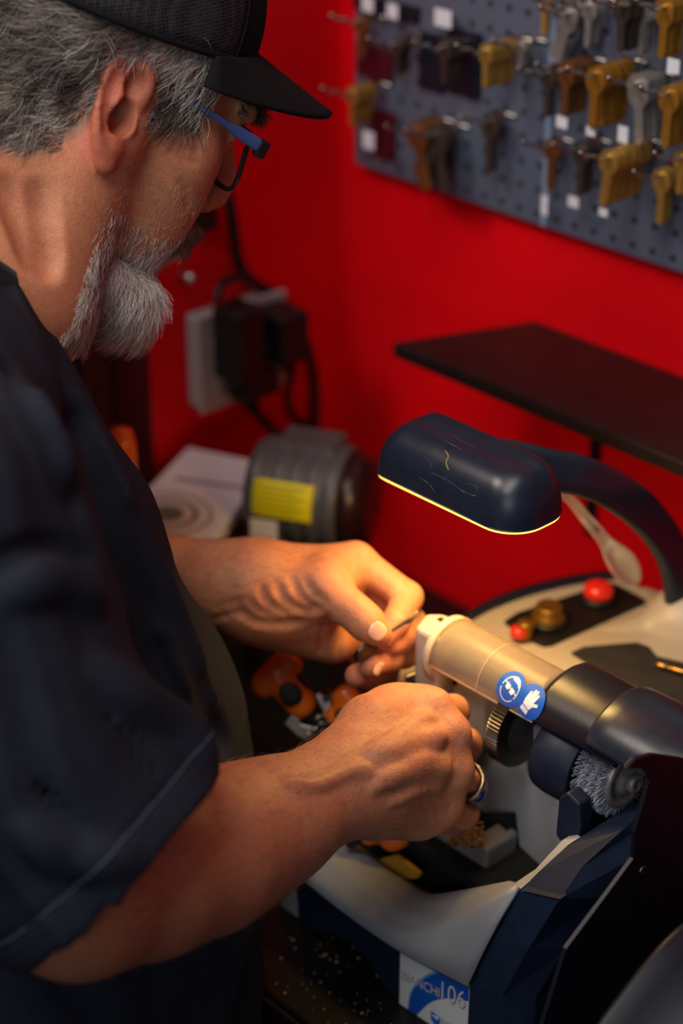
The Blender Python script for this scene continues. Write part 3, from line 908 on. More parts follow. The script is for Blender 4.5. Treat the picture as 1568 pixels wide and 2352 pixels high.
# rims: in the lens plane, a little tilted
lo = hp(hl[0], 0, hl[2]); ld = nrm(-hu * 1.0 + hf * .30)
def rim_pts(sgn, n=48, inset=0.0):
    o_ = [(66, 3), (64, -6), (61, -24), (52, -34), (30, -36), (16, -31), (11, -12), (11, -2), (20, 3), (45, 4.5)]
    c = np.mean(o_, 0); pts = []
    for r, z in closed_spline(o_, n):
        r = r + (c[0] - r) * inset; z = z + (c[1] - z) * inset
        pts.append(lo + hr * sgn * r * .001 - ld * z * .001 - hf * .0028 * (r / 66) ** 2 * 2)
    return pts
for s in (1, -1):
    rp = rim_pts(s)
    rm = obj('rim', MB().tube(rp + rp[:1], .0015, 8, squash=(1.0, 1.3), hint=hf), m_gun, gls)
    ln = rim_pts(s, 40, .03)
    mb = MB(); mb.add(ln + [np.mean(ln, 0)], [[i, (i + 1) % 40, 40] for i in range(40)]); obj('lens', mb, m_lens, gls)
    hb = hp(hl[0] + 1, s * (hl[1] - 1), hl[2] - 1)
    obj('hinge', MB().box(hb, (.007, .006, .0115), HR_.T, .0012), m_gun, gls)
mb = MB(); mb.tube(spline([lo + hr * .012 - ld * .000, lo + hf * .003 + A(0, 0, .001), lo - hr * .012], 9), .0016, 8); obj('bridge', mb, m_gun, gls)

# ------------------------------------------------------------------ hair and beard
def pick(mask, n):
    idx = np.where(mask)[0]
    return RNG.choice(idx, n, replace=len(idx) < n)
LV = hloc(BODY_V); th_ = np.arctan2(LV[:, 1] / 83, (LV[:, 0] + 10) / 98)
ub = 50 + 14 * np.cos(th_) - 4 * np.sin(th_) ** 2
f_, r_, u_ = LV.T
headm = (np.linalg.norm(BODY_V - HO, axis=1) < .17)
ear_m = (np.abs(r_) > 62) & (f_ > -34) & (f_ < 12) & (np.abs(u_) < 44)
near_ear = (r_ > 62) & (f_ > -21) & (f_ < 14) & (u_ > -42) & (u_ < 30)
hair_m = headm & ~near_ear & (u_ < ub + 6) & (((f_ < -6) & (u_ > -46 + .45 * np.maximum(0, f_ + 50)) & (f_ > -130)) | ((f_ > 8) & (f_ < 50 - .16 * (60 - u_)) & (u_ > 8 + .0 * f_) & (np.abs(r_) > 40)) | ((f_ >= -20) & (f_ <= 14) & (u_ > 36)))
def groomer(idx, ln, flow, lift, curl, cf, seg=6, grav=.3, clump=.35, src=None):
    SV_, SN_, SL_ = src or (BODY_V, BODY_N, LV)
    R0 = SV_[idx]; N0 = SN_[idx]; n = len(idx)
    fl = flow(SL_[idx]) @ HR_; fl = fl + RNG.normal(size=(n, 3)) * .22
    nz = np.stack([NZ(R0 * 130 + 7 * k) for k in range(3)], 1)
    fl = fl + nz * clump * 1.6
    fl -= N0 * (fl * N0).sum(1, keepdims=True); fl /= np.linalg.norm(fl, axis=1, keepdims=True) + 1e-9
    sd = np.cross(N0, fl); ph = NZ(R0 * 90) * 4 + RNG.random(n) * 2.2
    L1 = ln * (0.65 + .6 * RNG.random(n))
    out = [R0 - N0 * .0005]; d = nrm_rows(fl + N0 * lift[:, None] if hasattr(lift, '__len__') else fl + N0 * lift)
    p = R0.copy()
    for k in range(1, seg + 1):
        t = k / seg
        d = nrm_rows(d - ZZ * grav / seg + sd * (curl * np.cos(ph + cf * t * 6.28) / seg * 6)[:, None] + N0 * (curl * .6 * np.sin(ph * 1.3 + cf * t * 6.28))[:, None] / seg * 5 - N0 * .10)
        p = p + d * (L1 / seg)[:, None]
        out.append(p)
    return np.stack(out, 1)
def nrm_rows(X): return X / (np.linalg.norm(X, axis=1, keepdims=True) + 1e-12)
def hair_obj(name, groups, m, lab):
    VV, FF, CC, o = [], [], [], 0
    for Pt, rad, c in groups:
        v, f = strands(None, Pt, '', None, None, r=rad, tip=.4)
        VV.append(v); FF.append(f + o); o += len(v); CC.append(np.repeat(c, Pt.shape[1] * 3, 0))
    ob = mesh_np(name, np.concatenate(VV), np.concatenate(FF), m, person, np.concatenate(CC), label=lab)
    ob['kind'] = 'stuff'
    return ob
m_hair = mat('hair', srgb(150, 146, 142), rough=.42, attr='tint', spec=.5)
def shades(n, cols, key=None):
    cols = np.array([srgb(*c)[:3] for c in cols]); k = RNG.random(n) if key is None else np.clip(key + RNG.normal(size=n) * .18, 0, .999)
    x = k * (len(cols) - 1); i = np.minimum(x.astype(int), len(cols) - 2); t = (x - i)[:, None]
    return cols[i] * (1 - t) + cols[i + 1] * t
ih = pick(hair_m, 15000)
fl = lambda L: np.stack([np.where(L[:, 0] > 5, -.05 + .25 * np.sin(L[:, 2] * .09), -.55 + .0 * L[:, 0]), 0 * L[:, 0], np.where(L[:, 0] > 5, -1.0, -.75)], 1)
hl_ = np.where((LV[ih, 0] > -26) & (LV[ih, 0] < 16) & (LV[ih, 2] < 62), .55, 1.0) * np.where(LV[ih, 0] > 5, .021, .024) * np.clip((LV[ih, 2] + 62) / 50, .3, 1)
hp1 = groomer(ih, hl_, fl, np.full(len(ih), .55), .30, .8)
key = .42 + .55 * NZ(BODY_V[ih] * 110) + np.where(LV[ih, 0] > 5, .2, 0)
hair_obj('hair', [(hp1, .00021, shades(len(ih), [(44, 36, 31), (92, 80, 72), (158, 150, 142), (226, 220, 210)], key))], m_hair, 'wavy grey hair below the cap')
# beard: a soft core with strands on the jaw, chin, lip and throat
cheek = -47 + .10 * (f_ - 30) - 4 * NZ(BODY_V * 90)
beard_m = headm & (f_ > 6) & (u_ < cheek) & (u_ > -128) & (f_ > 14 - .0 * u_)
stache_m = headm & (f_ > 88) & (np.abs(r_) < 30) & (u_ < -36) & (u_ > -50)
chin_w = lambda L: np.clip((L[:, 0] - 35) / 55, 0, 1) * np.clip((-60 - L[:, 2]) / 25, 0, 1)
bw_ = beard_m & (RNG.random(len(f_)) < np.clip((cheek - u_) / 32, .08, 1))
ib = pick(bw_, 14000)
w_ = chin_w(LV[ib])
lb = .0065 + .0165 * w_ + .003 * np.clip((-60 - LV[ib, 2]) / 30, 0, 1)
flb = lambda L: np.stack([.18 + .0 * L[:, 0], .0 * L[:, 0], -1.0 + 0 * L[:, 0]], 1)
bp1 = groomer(ib, lb, flb, .5 + .3 * w_, .28, .9, grav=.7)
keyb = .58 + .40 * w_ + .22 * NZ(BODY_V[ib] * 140) - .20 * np.clip((LV[ib, 2] + 62) / 20, 0, 1)
cb = shades(len(ib), [(96, 74, 60), (168, 150, 136), (222, 214, 206), (246, 242, 236)], keyb)
ism = pick(stache_m | (headm & (f_ > 84) & (np.abs(r_) < 34) & (u_ < -48) & (u_ > -60)), 1000)
sp1 = groomer(ism, np.full(len(ism), .0085), lambda L: np.stack([.2 + 0 * L[:, 0], .5 * np.sign(L[:, 1]), -1 + 0 * L[:, 0]], 1), np.full(len(ism), .6), .2, .6, grav=.5)
cs = shades(len(ism), [(62, 48, 40), (116, 98, 86), (176, 162, 150)], .45 + 0 * ism)
# stubble higher on the cheek
ist = pick(headm & (f_ > 8) & (f_ < 90) & (u_ < -20) & (u_ > -62) & (np.abs(r_) > 25) & ~near_ear, 1600)
st1 = groomer(ist, np.full(len(ist), .0032), flb, np.full(len(ist), .5), .1, .5, grav=.2)
cst = shades(len(ist), [(150, 120, 100), (210, 196, 184)])
bc = SDF()
bc.ell(hp(86, 0, -106), HR_, (.020, .028, .014), .02); bc.ell(hp(78, 6, -110), HR_, (.028, .034, .013), .02)
bc.ell(hp(66, 26, -106), HR_, (.026, .024, .014), .02); bc.ell(hp(46, 40, -96), HR_, (.026, .018, .014), .02); bc.ell(hp(64, 38, -97), HR_, (.026, .020, .016), .02); bc.ell(hp(34, 46, -90), HR_, (.022, .016, .013), .02)
v_, f4 = bc.mesh(.003); v_ = smooth_mesh(v_, f4, 2); mesh_np('beard_core', v_, f4, mat('beard_shadow', srgb(184, 174, 166), rough=.9, noise=.5, nscale=300), person)  # pale grey core under the strands, blotched by noise
vn = vnormals(v_, f4); vl = hloc(v_)
ic = RNG.choice(np.where(vl[:, 2] < -70)[0], 8000)
wc = np.clip((vl[ic, 0] - 40) / 45, .25, 1)
cp1 = groomer(ic, .007 + .012 * wc, flb, .40 + .3 * wc, .30, .9, grav=.5, src=(v_, vn, vl))
cc = shades(len(ic), [(120, 104, 92), (190, 178, 168), (236, 230, 222), (250, 248, 244)], .55 + .25 * wc + .2 * NZ(v_[ic] * 140))
hair_obj('beard', [(bp1, .00015, cb), (cp1, .00016, cc), (sp1, .00019, cs), (st1, .00011, cst)], m_hair, 'short white and grey beard')
# brows and lashes
ibr = pick(headm & (f_ > 74) & (u_ > 30) & (u_ < 42) & (np.abs(r_) > 10) & (np.abs(r_) < 52), 900)
br1 = groomer(ibr, np.full(len(ibr), .013), lambda L: np.stack([.3 + 0 * L[:, 0], .8 * np.sign(L[:, 1]), .25 + 0 * L[:, 0]], 1), np.full(len(ibr), .9), .12, .5, grav=.1)
hair_obj('eyebrow', [(br1, .00018, shades(len(ibr), [(36, 26, 22), (84, 70, 62)]))], m_hair, 'dark bushy eyebrow')

# fine hair on the forearms
am = (np.linalg.norm(BODY_V - HO, axis=1) > .3)
seg_ = [P(*q[:3]) for q in arm]; best = np.full(len(BODY_V), 9.0); adir = np.zeros_like(BODY_V)
for sg in (seg_, [P(*q[:3]) for q in la]):
    for a_, b_ in zip(sg[:-1], sg[1:]):
        ba = b_ - a_; t = np.clip(((BODY_V - a_) @ ba) / (ba @ ba), 0, 1); dd = np.linalg.norm(BODY_V - a_ - t[:, None] * ba, axis=1)
        w = dd < best; best[w] = dd[w]; adir[w] = nrm(ba)
am &= best < .05
ia = pick(am, 3200)
fa_ = adir[ia] * .8 + NZ(BODY_V[ia] * 60)[:, None] * UP * .6; fa_ -= BODY_N[ia] * (fa_ * BODY_N[ia]).sum(1, keepdims=True); fa_ = nrm_rows(fa_ + BODY_N[ia] * .35)
la_ = .006 + .006 * RNG.random(len(ia)); Pa = np.stack([BODY_V[ia] + fa_ * (la_ * k / 4)[:, None] - BODY_N[ia] * (.00012 * k * k) for k in range(5)], 1)
hair_obj('arm_hair', [(Pa, .00007, shades(len(ia), [(70, 48, 34), (150, 112, 84)]))], m_hair, 'fine hair on the forearms')
# ------------------------------------------------------------------ key cutting machine
m_grey = mat('machine_grey', srgb(166, 166, 166), rough=.42, bump=.10, bscale=1500, noise=.06, nscale=25, spec=.4)
m_beige = mat('machine_beige', srgb(190, 178, 160), rough=.38, bump=.08, bscale=1500, noise=.06, nscale=20)
m_navy = mat('machine_navy', srgb(24, 33, 52), rough=.46, noise=.25, nscale=60, bump=.10, bscale=1400, rvar=.10, spec=.32)
m_navyg = mat('lamp_navy', srgb(29, 37, 51), rough=.32, noise=.2, nscale=50, rvar=.08, spec=.5)
m_matte = mat('navy_matte', srgb(22, 24, 33), rough=.33, bump=.10, bscale=1800, spec=.45)
m_black = mat('black_plastic', srgb(20, 20, 22), rough=.5, bump=.1, bscale=1500)
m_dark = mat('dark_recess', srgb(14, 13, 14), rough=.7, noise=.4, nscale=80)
m_steel = mat('steel', srgb(190, 186, 180), rough=.32, metal=.85, noise=.2, nscale=90, rvar=.08)
m_dsteel = mat('dark_steel', srgb(96, 92, 90), rough=.35, metal=1.0, noise=.3, nscale=120)
m_brass = mat('brass', srgb(206, 160, 82), rough=.32, metal=1.0, noise=.25, nscale=120)
m_orange = mat('orange_plastic', srgb(236, 110, 14), rough=.32, coat=.3)
m_redb = mat('red_button', srgb(200, 34, 22), rough=.3, coat=.4, emit=srgb(230, 40, 20), estr=.25)
m_white = mat('white_vinyl', srgb(205, 203, 198), rough=.45)
m_blue = mat('blue_vinyl', srgb(28, 92, 190), rough=.35)
mach = thing('key_cutting_machine', 'grey and navy key cutting machine with an arched work lamp on the bench', 'key cutting machine', (-.70, .86, BENCH))
YB = .702

# front shell: three edge lines seen from the front, lofted
L1 = spline([PY(660, 1978, .705), PY(700, 2013, .702), PY(800, 2092, .700), PY(918, 2173, .700), PY(1079, 2257, .703)], 40)
L2 = spline([PY(690, 1938, .716), PY(740, 1980, .714), PY(850, 2062, .712), PY(930, 2120, .711), PY(975, 2134, .711), PY(1040, 2118, .711), PY(1190, 2047, .711)], 40)
L3 = spline([PY(745, 1905, .742), PY(790, 1935, .740), PY(870, 1998, .738), PY(955, 2053, .737), PY(1000, 2062, .737), PY(1060, 2055, .737), PY(1172, 2034, .737)], 40)
L4 = L3 + A(0, .004, -.002); L5 = L3 + A(0, .006, -.045)
def between(a, b, t, bulge=0.0): return a * (1 - t) + b * t + A(0, -bulge * 4 * t * (1 - t), 0)
L0 = L1.copy(); L0[:, 2] -= .004; L0[:, 1] += .003
G_ = [L0, L1] + [between(L1, L2, t, .002) for t in (.33, .66)] + [L2 + A(0, 0, -.0008), L2 + A(0, .0018, .0006)] + [between(L2 + A(0, .0018, .0006), L3, t, -.001) for t in (.33, .66)] + [L3, L4, L5]
obj('front_shell', MB().shell(G_, -.003), mat('shell_grey_shaded', srgb(142, 142, 144), rough=.45, bump=.10, bscale=1500, noise=.06, nscale=25), mach, label='pale grey scooped front shell')  # machine grey darkened to paint in the shade on the front
# foot with the name plate and arched apron
bz = BENCH + .001
e1 = PY(918, 2173, .703); e2 = PY(1079, 2257, .705)
foot = [A(e1[0], .7035, bz), A(e2[0] + .002, .7055, bz), A(e2[0] + .002, .7055, e2[2]), A(e1[0], .7035, e1[2])]
obj('front_foot', MB().prism(foot, (0, .05, 0)), m_grey, mach)
ap = [PY(x, y, .706) for x, y in [(678, 1998), (700, 2014), (800, 2093), (918, 2174), (918, 2312), (893, 2300), (868, 2245), (840, 2200), (800, 2162), (760, 2142), (725, 2138), (700, 2146), (686, 2125)]]
ap = [A(p[0], p[1], max(p[2], bz)) for p in ap]
obj('apron', MB().prism(ap, (0, .03, 0)), m_navy, mach, label='navy arched apron under the front shell')
lf = [PY(x, y, .712) for x, y in [(640, 2010), (664, 1992), (684, 2008), (688, 2130), (664, 2108), (640, 2070)]]
lf2 = [A(p[0], p[1], bz if p[2] < .935 else p[2]) for p in lf]
obj('left_foot', MB().prism(lf2, (0, .06, 0), .002), m_grey, mach)
# chassis behind: floor of the tray, back block
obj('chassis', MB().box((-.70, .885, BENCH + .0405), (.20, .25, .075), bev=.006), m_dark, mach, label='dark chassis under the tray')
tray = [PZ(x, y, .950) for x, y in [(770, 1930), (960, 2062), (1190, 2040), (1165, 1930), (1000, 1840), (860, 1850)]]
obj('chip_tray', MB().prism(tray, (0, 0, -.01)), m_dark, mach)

# name plate: white vinyl with blue arcs and lettering, on the foot
npl = bpy.data.objects.new('name_plate', None); COL.objects.link(npl); npl.parent = mach; npl.location = Vector(e1) - worldloc(mach); npl.empty_display_size = .01
ex = nrm(A(e2[0] - e1[0], .002, 0)); ez = A(0, 0, 1.0); nn = nrm(np.cross(ex, ez)); PW = np.linalg.norm((e2 - e1)[:2]); PH = e1[2] - BENCH - .002
po = A(e1[0], .7035, bz) + nn * .0003
def pl(u, v, lift=0.0): return po + ex * u + ez * v + nn * lift
uv = lambda px, py: ((PPL(px, py, po, nn) - po) @ ex, (PPL(px, py, po, nn) - po) @ ez)
Wt = lambda u: (e2[2] - e1[2]) / PW * u + e1[2] - bz
def flat(pts, lift, thick=.0002):
    return MB().prism([pl(u, v, lift) for u, v in pts], nn * thick)
obj('plate_ground', flat([(0.0005, .0005), (PW - .0005, .0005), (PW - .0005, Wt(PW) - .0005), (.0005, Wt(0) - .0005)], 0), m_white, npl)
def arcband(outer, inner, lift, m):
    o_ = [uv(*q) for q in outer]; i_ = [uv(*q) for q in inner]
    o_ = [tuple(q) for q in spline(o_, 24)]; i_ = [tuple(q) for q in spline(i_, 24)]
    cl = lambda q: (min(max(q[0], .0006), PW - .0006), min(max(q[1], .0006), Wt(min(max(q[0], 0), PW)) - .0006))
    g = [[pl(*cl(q), lift) for q in o_], [pl(*cl(q), lift) for q in i_]]
    obj('blue_arc', MB().grid(g, smooth=False, flip=True), m, npl)
arcband([(937, 2330), (944, 2285), (965, 2255), (1000, 2237), (1040, 2240), (1078, 2262)], [(950, 2340), (985, 2305), (1020, 2293), (1050, 2296), (1079, 2300), (1079, 2300)], .00025, mat('arc_blue', srgb(20, 80, 168), rough=.4))
arcband([(935, 2330), (941, 2283), (962, 2250), (1000, 2230), (1030, 2228), (1060, 2243)], [(938, 2330), (945, 2285), (966, 2255), (1000, 2237), (1040, 2240), (1070, 2252)], .00022, mat('arc_pale', srgb(90, 150, 190), rough=.4))
m_let = mat('plate_letter', srgb(196, 190, 192), rough=.35); m_leth = mat('letter_shadow', srgb(60, 58, 62), rough=.5)
def lettering(txt, p0, p1, hpx, m, lift, name='lettering', off=0.0):
    a = A(*uv(*p0)); b = A(*uv(*p1)); d = b - a; L = np.linalg.norm(d); ux = d / L
    h = np.linalg.norm(A(*uv(p0[0], p0[1] - hpx)) - a)
    e_x = ex * ux[0] + ez * ux[1]; e_y = ez * 1.0
    mb = text_mb(txt, 1.0, (0, 0, 0), (1, 0, 0), (0, 1, 0), 0)
    V_ = np.array(mb.v); w_ = V_[:, 0].max() - V_[:, 0].min(); hh = V_[:, 1].max()
    o = pl(*a, lift) + ex * off - ez * off
    W_ = o + ((V_[:, 0] - V_[:, 0].min()) * L / w_)[:, None] * e_x + (V_[:, 1] * h / hh)[:, None] * e_y
    mb.v = [tuple(q) for q in W_]; obj(name, mb, m, npl, smooth=False)
lettering('BIANCHI', (923, 2247), (1009, 2291), 21, m_leth, .00030, 'letter_shadow', .0004)
lettering('BIANCHI', (923, 2247), (1009, 2291), 21, m_let, .00040)
lettering('106', (1014, 2292), (1068, 2318), 40, m_leth, .00030, 'letter_shadow', .0005)
lettering('106', (1014, 2292), (1068, 2318), 40, m_let, .00040)
lettering('BIANCHI', (1013, 2352), (1070, 2378), 14, mat('letter_blue', srgb(110, 130, 160), rough=.5), .0003)
sh = [uv(x, y) for x, y in [(990, 2321), (1011, 2335), (1011, 2352), (1004, 2356), (996, 2350), (990, 2338)]]
obj('shield_emblem', flat(sh, .0003), m_blue, npl)
sw = [uv(x, y) for x, y in [(993, 2329), (1001, 2333), (1006, 2332), (1009, 2336), (1008, 2341), (1002, 2340), (998, 2335), (993, 2331)]]
obj('shield_emblem', flat(sw, .0005), m_white, npl)

# navy side column, faceted
st = [([1075, 2420, .703], [1170, 2440, .700], [1235, 2430, .715]),
      ([1079, 2257, .7045], [1150, 2290, .700], [1232, 2290, .716]),
      ([1130, 2160, .706], [1212, 2180, .703], [1300, 2180, .725]),
      ([1190, 2046, .712], [1285, 2065, .710], [1390, 2060, .745]),
      ([1236, 2002, .728], [1335, 1990, .735], [1455, 1972, .770]),
      ([1306, 1938, .752], [1430, 1905, .772], [1462, 1905, .785])]
rg = []
for i, (a, b, c) in enumerate(st):
    a, b, c = PY(*a), PY(*b), PY(*c)
    if i == 0:
        a[2] = b[2] = c[2] = bz
        a[0] = e2[0]; b[0] = e2[0] + .030; c[0] = e2[0] + .042; c[1] = .716
    rg.append([a, b, c, A(c[0] + .002, c[1] + .12, c[2]), A(a[0], c[1] + .12, a[2])])
bm = bmesh.new(); vv = [[bm.verts.new(tuple(p)) for p in r] for r in rg]
for i in range(len(rg) - 1):
    for j in range(5): bm.faces.new([vv[i][j], vv[i][(j + 1) % 5], vv[i + 1][(j + 1) % 5], vv[i + 1][j]])
bm.faces.new(vv[0][::-1]); bm.faces.new(vv[-1])
bmesh.ops.recalc_face_normals(bm, faces=bm.faces[:])
bmesh.ops.bevel(bm, geom=[e for e in bm.edges if e.calc_face_angle(0) > .25], offset=.0009, segments=2, profile=.5, affect='EDGES', clamp_overlap=True)
obj('side_column', MB().bm(bm), mat('column_navy', srgb(26, 36, 56), rough=.55, noise=.2, nscale=60, spec=.14), mach, label='faceted navy side column')
# pale strip where the column meets the panel, notch plate
obj('column_trim', MB().prism([PY(1172, 2035, .736), PY(1190, 2046, .711), PY(1236, 2006, .727), PY(1304, 1940, .752), PY(1290, 1930, .762), PY(1230, 1996, .745)], (0, .012, 0), .0006), m_grey, mach)
obj('column_notch', MB().prism([PY(1196, 2046, .7105), PY(1286, 2066, .7085), PY(1236, 2030, .722)], (0, .006, .0004), .0003), m_navy, mach)
# grey upright panel behind the tray
up_ = [(1072, 1884), (1050, 1860), (1060, 1760), (1080, 1640), (1120, 1610), (1170, 1640), (1250, 1680), (1255, 1800), (1292, 1860), (1296, 1938), (1232, 2000), (1172, 2036), (1142, 2034), (1154, 1990), (1156, 1944)]
obj('upright_panel', MB().prism([PPL(x, y, PY(1296, 1938, .800), A(.22, 1, 0)) for x, y in up_], (0, .02, 0), .0015), m_grey, mach, label='pale grey upright panel behind the tray')
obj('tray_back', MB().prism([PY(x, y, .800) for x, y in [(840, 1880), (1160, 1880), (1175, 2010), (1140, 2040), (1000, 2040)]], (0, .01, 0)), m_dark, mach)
# carriage guide block with brass filings seen in the opening
obj('guide_block', MB().prism([PY(x, y, .776) for x, y in [(940, 1935), (1000, 1905), (1060, 1948), (1085, 1925), (1120, 1955), (1115, 2010), (1060, 2030), (1010, 2030)]], (0, .03, 0), .002), mat('block_grey', srgb(120, 112, 104), rough=.5), mach)
mbf = MB()
rr = random.Random(3)
for i in range(140):
    c = PZ(rr.uniform(1032, 1112), rr.uniform(1888, 1950), 1.0) if False else PY(rr.uniform(1030, 1112), rr.uniform(1886, 1948), .7745)
    mbf.box(c, (rr.uniform(.001, .003), .0012, rr.uniform(.0006, .0014)), Matrix.Rotation(rr.uniform(0, PI), 3, 'Y'))
fo = obj('tray_filings', mbf, mat('filings_gold', srgb(224, 160, 70), rough=.4, metal=.8), mach); fo['kind'] = 'stuff'
obj('brass_strip', MB().prism([PY(x, y, .748) for x, y in [(868, 1975), (905, 1965), (962, 2008), (958, 2018), (925, 2020)]], (0, .004, 0), .0006), mat('yellow_strip', srgb(200, 140, 40), rough=.4), mach)

# side plate on the right with a screw, its navy darkened for shade
XS = -.549
sp = [(1440, 1764), (1460, 1743), (1500, 1732), (1568, 1742), (1680, 1780), (1680, 2300), (1500, 2300), (1300, 2380), (1225, 2420), (1300, 2180), (1390, 2060), (1455, 1972), (1458, 1912), (1492, 1790), (1478, 1768)]
def plt(pts, x, t, bev=.001): return MB().prism([PX(px, py, x) for px, py in pts], (t, 0, 0), bev)
spw = [PX(px, py, XS) for px, py in sp]; spw = [A(p[0], p[1], max(p[2], bz)) for p in spw]
obj('side_plate', MB().prism(spw, (-.003, 0, 0), .0005), mat('navy_shaded', srgb(14, 18, 28), rough=.42, noise=.2, nscale=60), mach, label='navy side plate with shade painted into its colour')
sc_ = PX(1475, 2000, XS)
mb = MB().lathe(sc_, (1, 0, 0), [(.0034, -.002), (.0034, .0006), (.0026, .0012), (.0012, .0012), (.0010, .0002)], 16); obj('screw', mb, m_dsteel, mach)
# bulging navy cover low on the right
cv = spline([PX(x, y, -.500) for x, y in [(1330, 2420), (1372, 2350), (1420, 2285), (1480, 2210), (1540, 2145), (1620, 2080), (1760, 2010)]], 26)
cv = np.array([A(p[0], p[1], max(p[2], bz)) for p in cv])
poly = list(cv) + [A(cv[-1][0], cv[-1][1], bz), A(cv[0][0], cv[0][1], bz)] if cv[-1][2] > bz + .002 else list(cv)
g = [cv, cv + A(.003, .0, .0), cv + A(.012, .005, -.005), cv + A(.05, .012, -.014), cv + A(.11, .014, -.018)]
obj('side_cover', MB().shell(g, -.002), mat('cover_navy', srgb(17, 23, 36), rough=.42, noise=.2, nscale=60, spec=.35), mach, label='curved navy cover at the right end')
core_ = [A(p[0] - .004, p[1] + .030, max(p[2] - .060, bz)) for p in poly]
obj('cover_core', MB().prism(core_, (-.044, 0, 0)), mat('gap_shade', srgb(6, 6, 7), rough=1.0, spec=0.0), mach)  # filler body, flat black to paint in the shade of the gap
obj('cover_side', MB().prism([p + A(0, .0005, -.0005) for p in poly], (.004, 0, 0)), mat('navy_shaded', (0, 0, 0, 1)), mach)

# cutter axis, guard, hood, cutter wheel, brush
AY, AZ = .8067, 1.105
def cyl(px, py, rho):
    r = ray(px, py); o = CAM - A(0, AY, AZ)
    a = r[1] ** 2 + r[2] ** 2; b = 2 * (o[1] * r[1] + o[2] * r[2]); c = o[1] ** 2 + o[2] ** 2 - rho ** 2
    dsc = b * b - 4 * a * c
    t = (-b - math.sqrt(max(dsc, 0))) / (2 * a); q = CAM + r * t
    return q[0], math.atan2(q[2] - AZ, q[1] - AY)
def cp(x, ang, rho): return A(x, AY + rho * math.cos(ang), AZ + rho * math.sin(ang))
RG = .023
m_guard = mat('smoked_guard', (.62, .52, .39, 1), rough=.26, trans=.80, ior=1.2, spec=.5)
gd = bpy.data.objects.new('clear_guard', None); COL.objects.link(gd); gd.parent = mach; gd.location = Vector((-.71, AY, AZ)) - worldloc(mach); gd.empty_display_size = .01
angs = np.linspace(math.radians(182), math.radians(-10), 40)
obj('guard_shell', MB().shell([[cp(x, a, RG) for a in angs] for x in np.linspace(-.760, -.668, 24)], -.0016), m_guard, gd, label='translucent smoked guard')
mb = MB()
for x in (-.760, -.716): mb.tube([cp(x, a, RG + .0002) for a in angs], .0007 if x < -.75 else .0003, 6)
mb.tube([cp(x, math.radians(182), RG - .0006) for x in np.linspace(-.760, -.668, 8)], .0009, 6)
obj('guard_rim', mb, mat('guard_edge', srgb(206, 178, 140), rough=.35), gd)
from mathutils.geometry import tessellate_polygon
# safety stickers (blue discs with white pictograms) wrapped on the guard
def sticker(px, py, rx, ra, shapes):
    x0, a0 = cyl(px, py, RG)
    s_ = bpy.data.objects.new('sticker', None)
    def w(u, v, lift): return cp(x0 + u * rx, a0 + v * ra / RG, RG + lift)
    g = [[w(r * math.cos(t), r * math.sin(t), .00035) for t in np.linspace(0, 2 * PI, 40, endpoint=False)] for r in (.02, .35, .7, 1.0)]
    mb = MB().grid(g, closed_v=True, flip=True); obj('safety_sticker', mb, m_blue, gd, label=shapes[0])
    mbw = MB()
    for pts in shapes[1]:
        c = np.mean(pts, 0); n = len(pts)
        V_ = [w(*p, .0006) for p in pts]
        tri = tessellate_polygon([[Vector((q[0], q[1], 0)) for q in pts]])
        mbw.add(V_, [list(t) for t in tri], False)
    obj('pictogram', mbw, m_white2, gd)
m_white2 = mat('white_print', srgb(236, 236, 236), rough=.4)
def arc(c, r, a0, a1, w, n=14, sx=1, sy=1):
    t = np.linspace(math.radians(a0), math.radians(a1), n)
    return [(c[0] + sx * r * math.cos(q), c[1] + sy * r * math.sin(q)) for q in t] + [(c[0] + sx * (r - w) * math.cos(q), c[1] + sy * (r - w) * math.sin(q)) for q in t[::-1]]
# direction: v grows towards the front edge; rotate so that the pictograms stand up
flip = lambda P_: [(-y * .0 + x, y) for x, y in P_]
head_ = [arc((0, -.02), .74, 205, 335, .06, sx=.86), arc((0, -.02), .74, -15, 195, .06, sx=.86), [(-.34, .60), (-.15, .72), (.12, .72), (.34, .58), (.40, .38), (.22, .50), (-.10, .46), (-.30, .44)],
         [(-.40, .14), (-.05, .14), (-.08, -.16), (-.34, -.16)], [(.05, .14), (.40, .14), (.34, -.16), (.08, -.16)], [(-.08, .06), (.08, .06), (.08, .0), (-.08, .0)], [(-.60, .09), (-.40, .07), (-.40, .02), (-.60, .02)], [(.40, .07), (.60, .09), (.60, .02), (.40, .02)]]
glove = [[(-.28, -.70), (.28, -.70), (.28, -.42), (-.28, -.42)],
         [(-.28, -.36), (.26, -.36), (.36, -.05), (.62, .16), (.54, .30), (.26, .12), (.27, .60), (.17, .66), (.10, .60), (.06, .14), (.05, .70), (-.03, .76), (-.10, .70), (-.10, .14), (-.13, .64), (-.21, .69), (-.27, .62), (-.24, .12), (-.30, .42), (-.38, .44), (-.42, .36), (-.36, -.10)]]
rot = lambda S_l, d: [[(x * math.cos(d) - y * math.sin(d), x * math.sin(d) + y * math.cos(d)) for x, y in P_] for P_ in S_l]
def upv(S_l): return [[(x, -y) for x, y in P_] for P_ in S_l]
sticker(1172, 1582, .0108, -.0120, ('round blue sticker with a goggled head', rot(head_, -.42)))
sticker(1217, 1612, .0108, -.0120, ('round blue sticker with a white glove', rot(glove, -.42)))

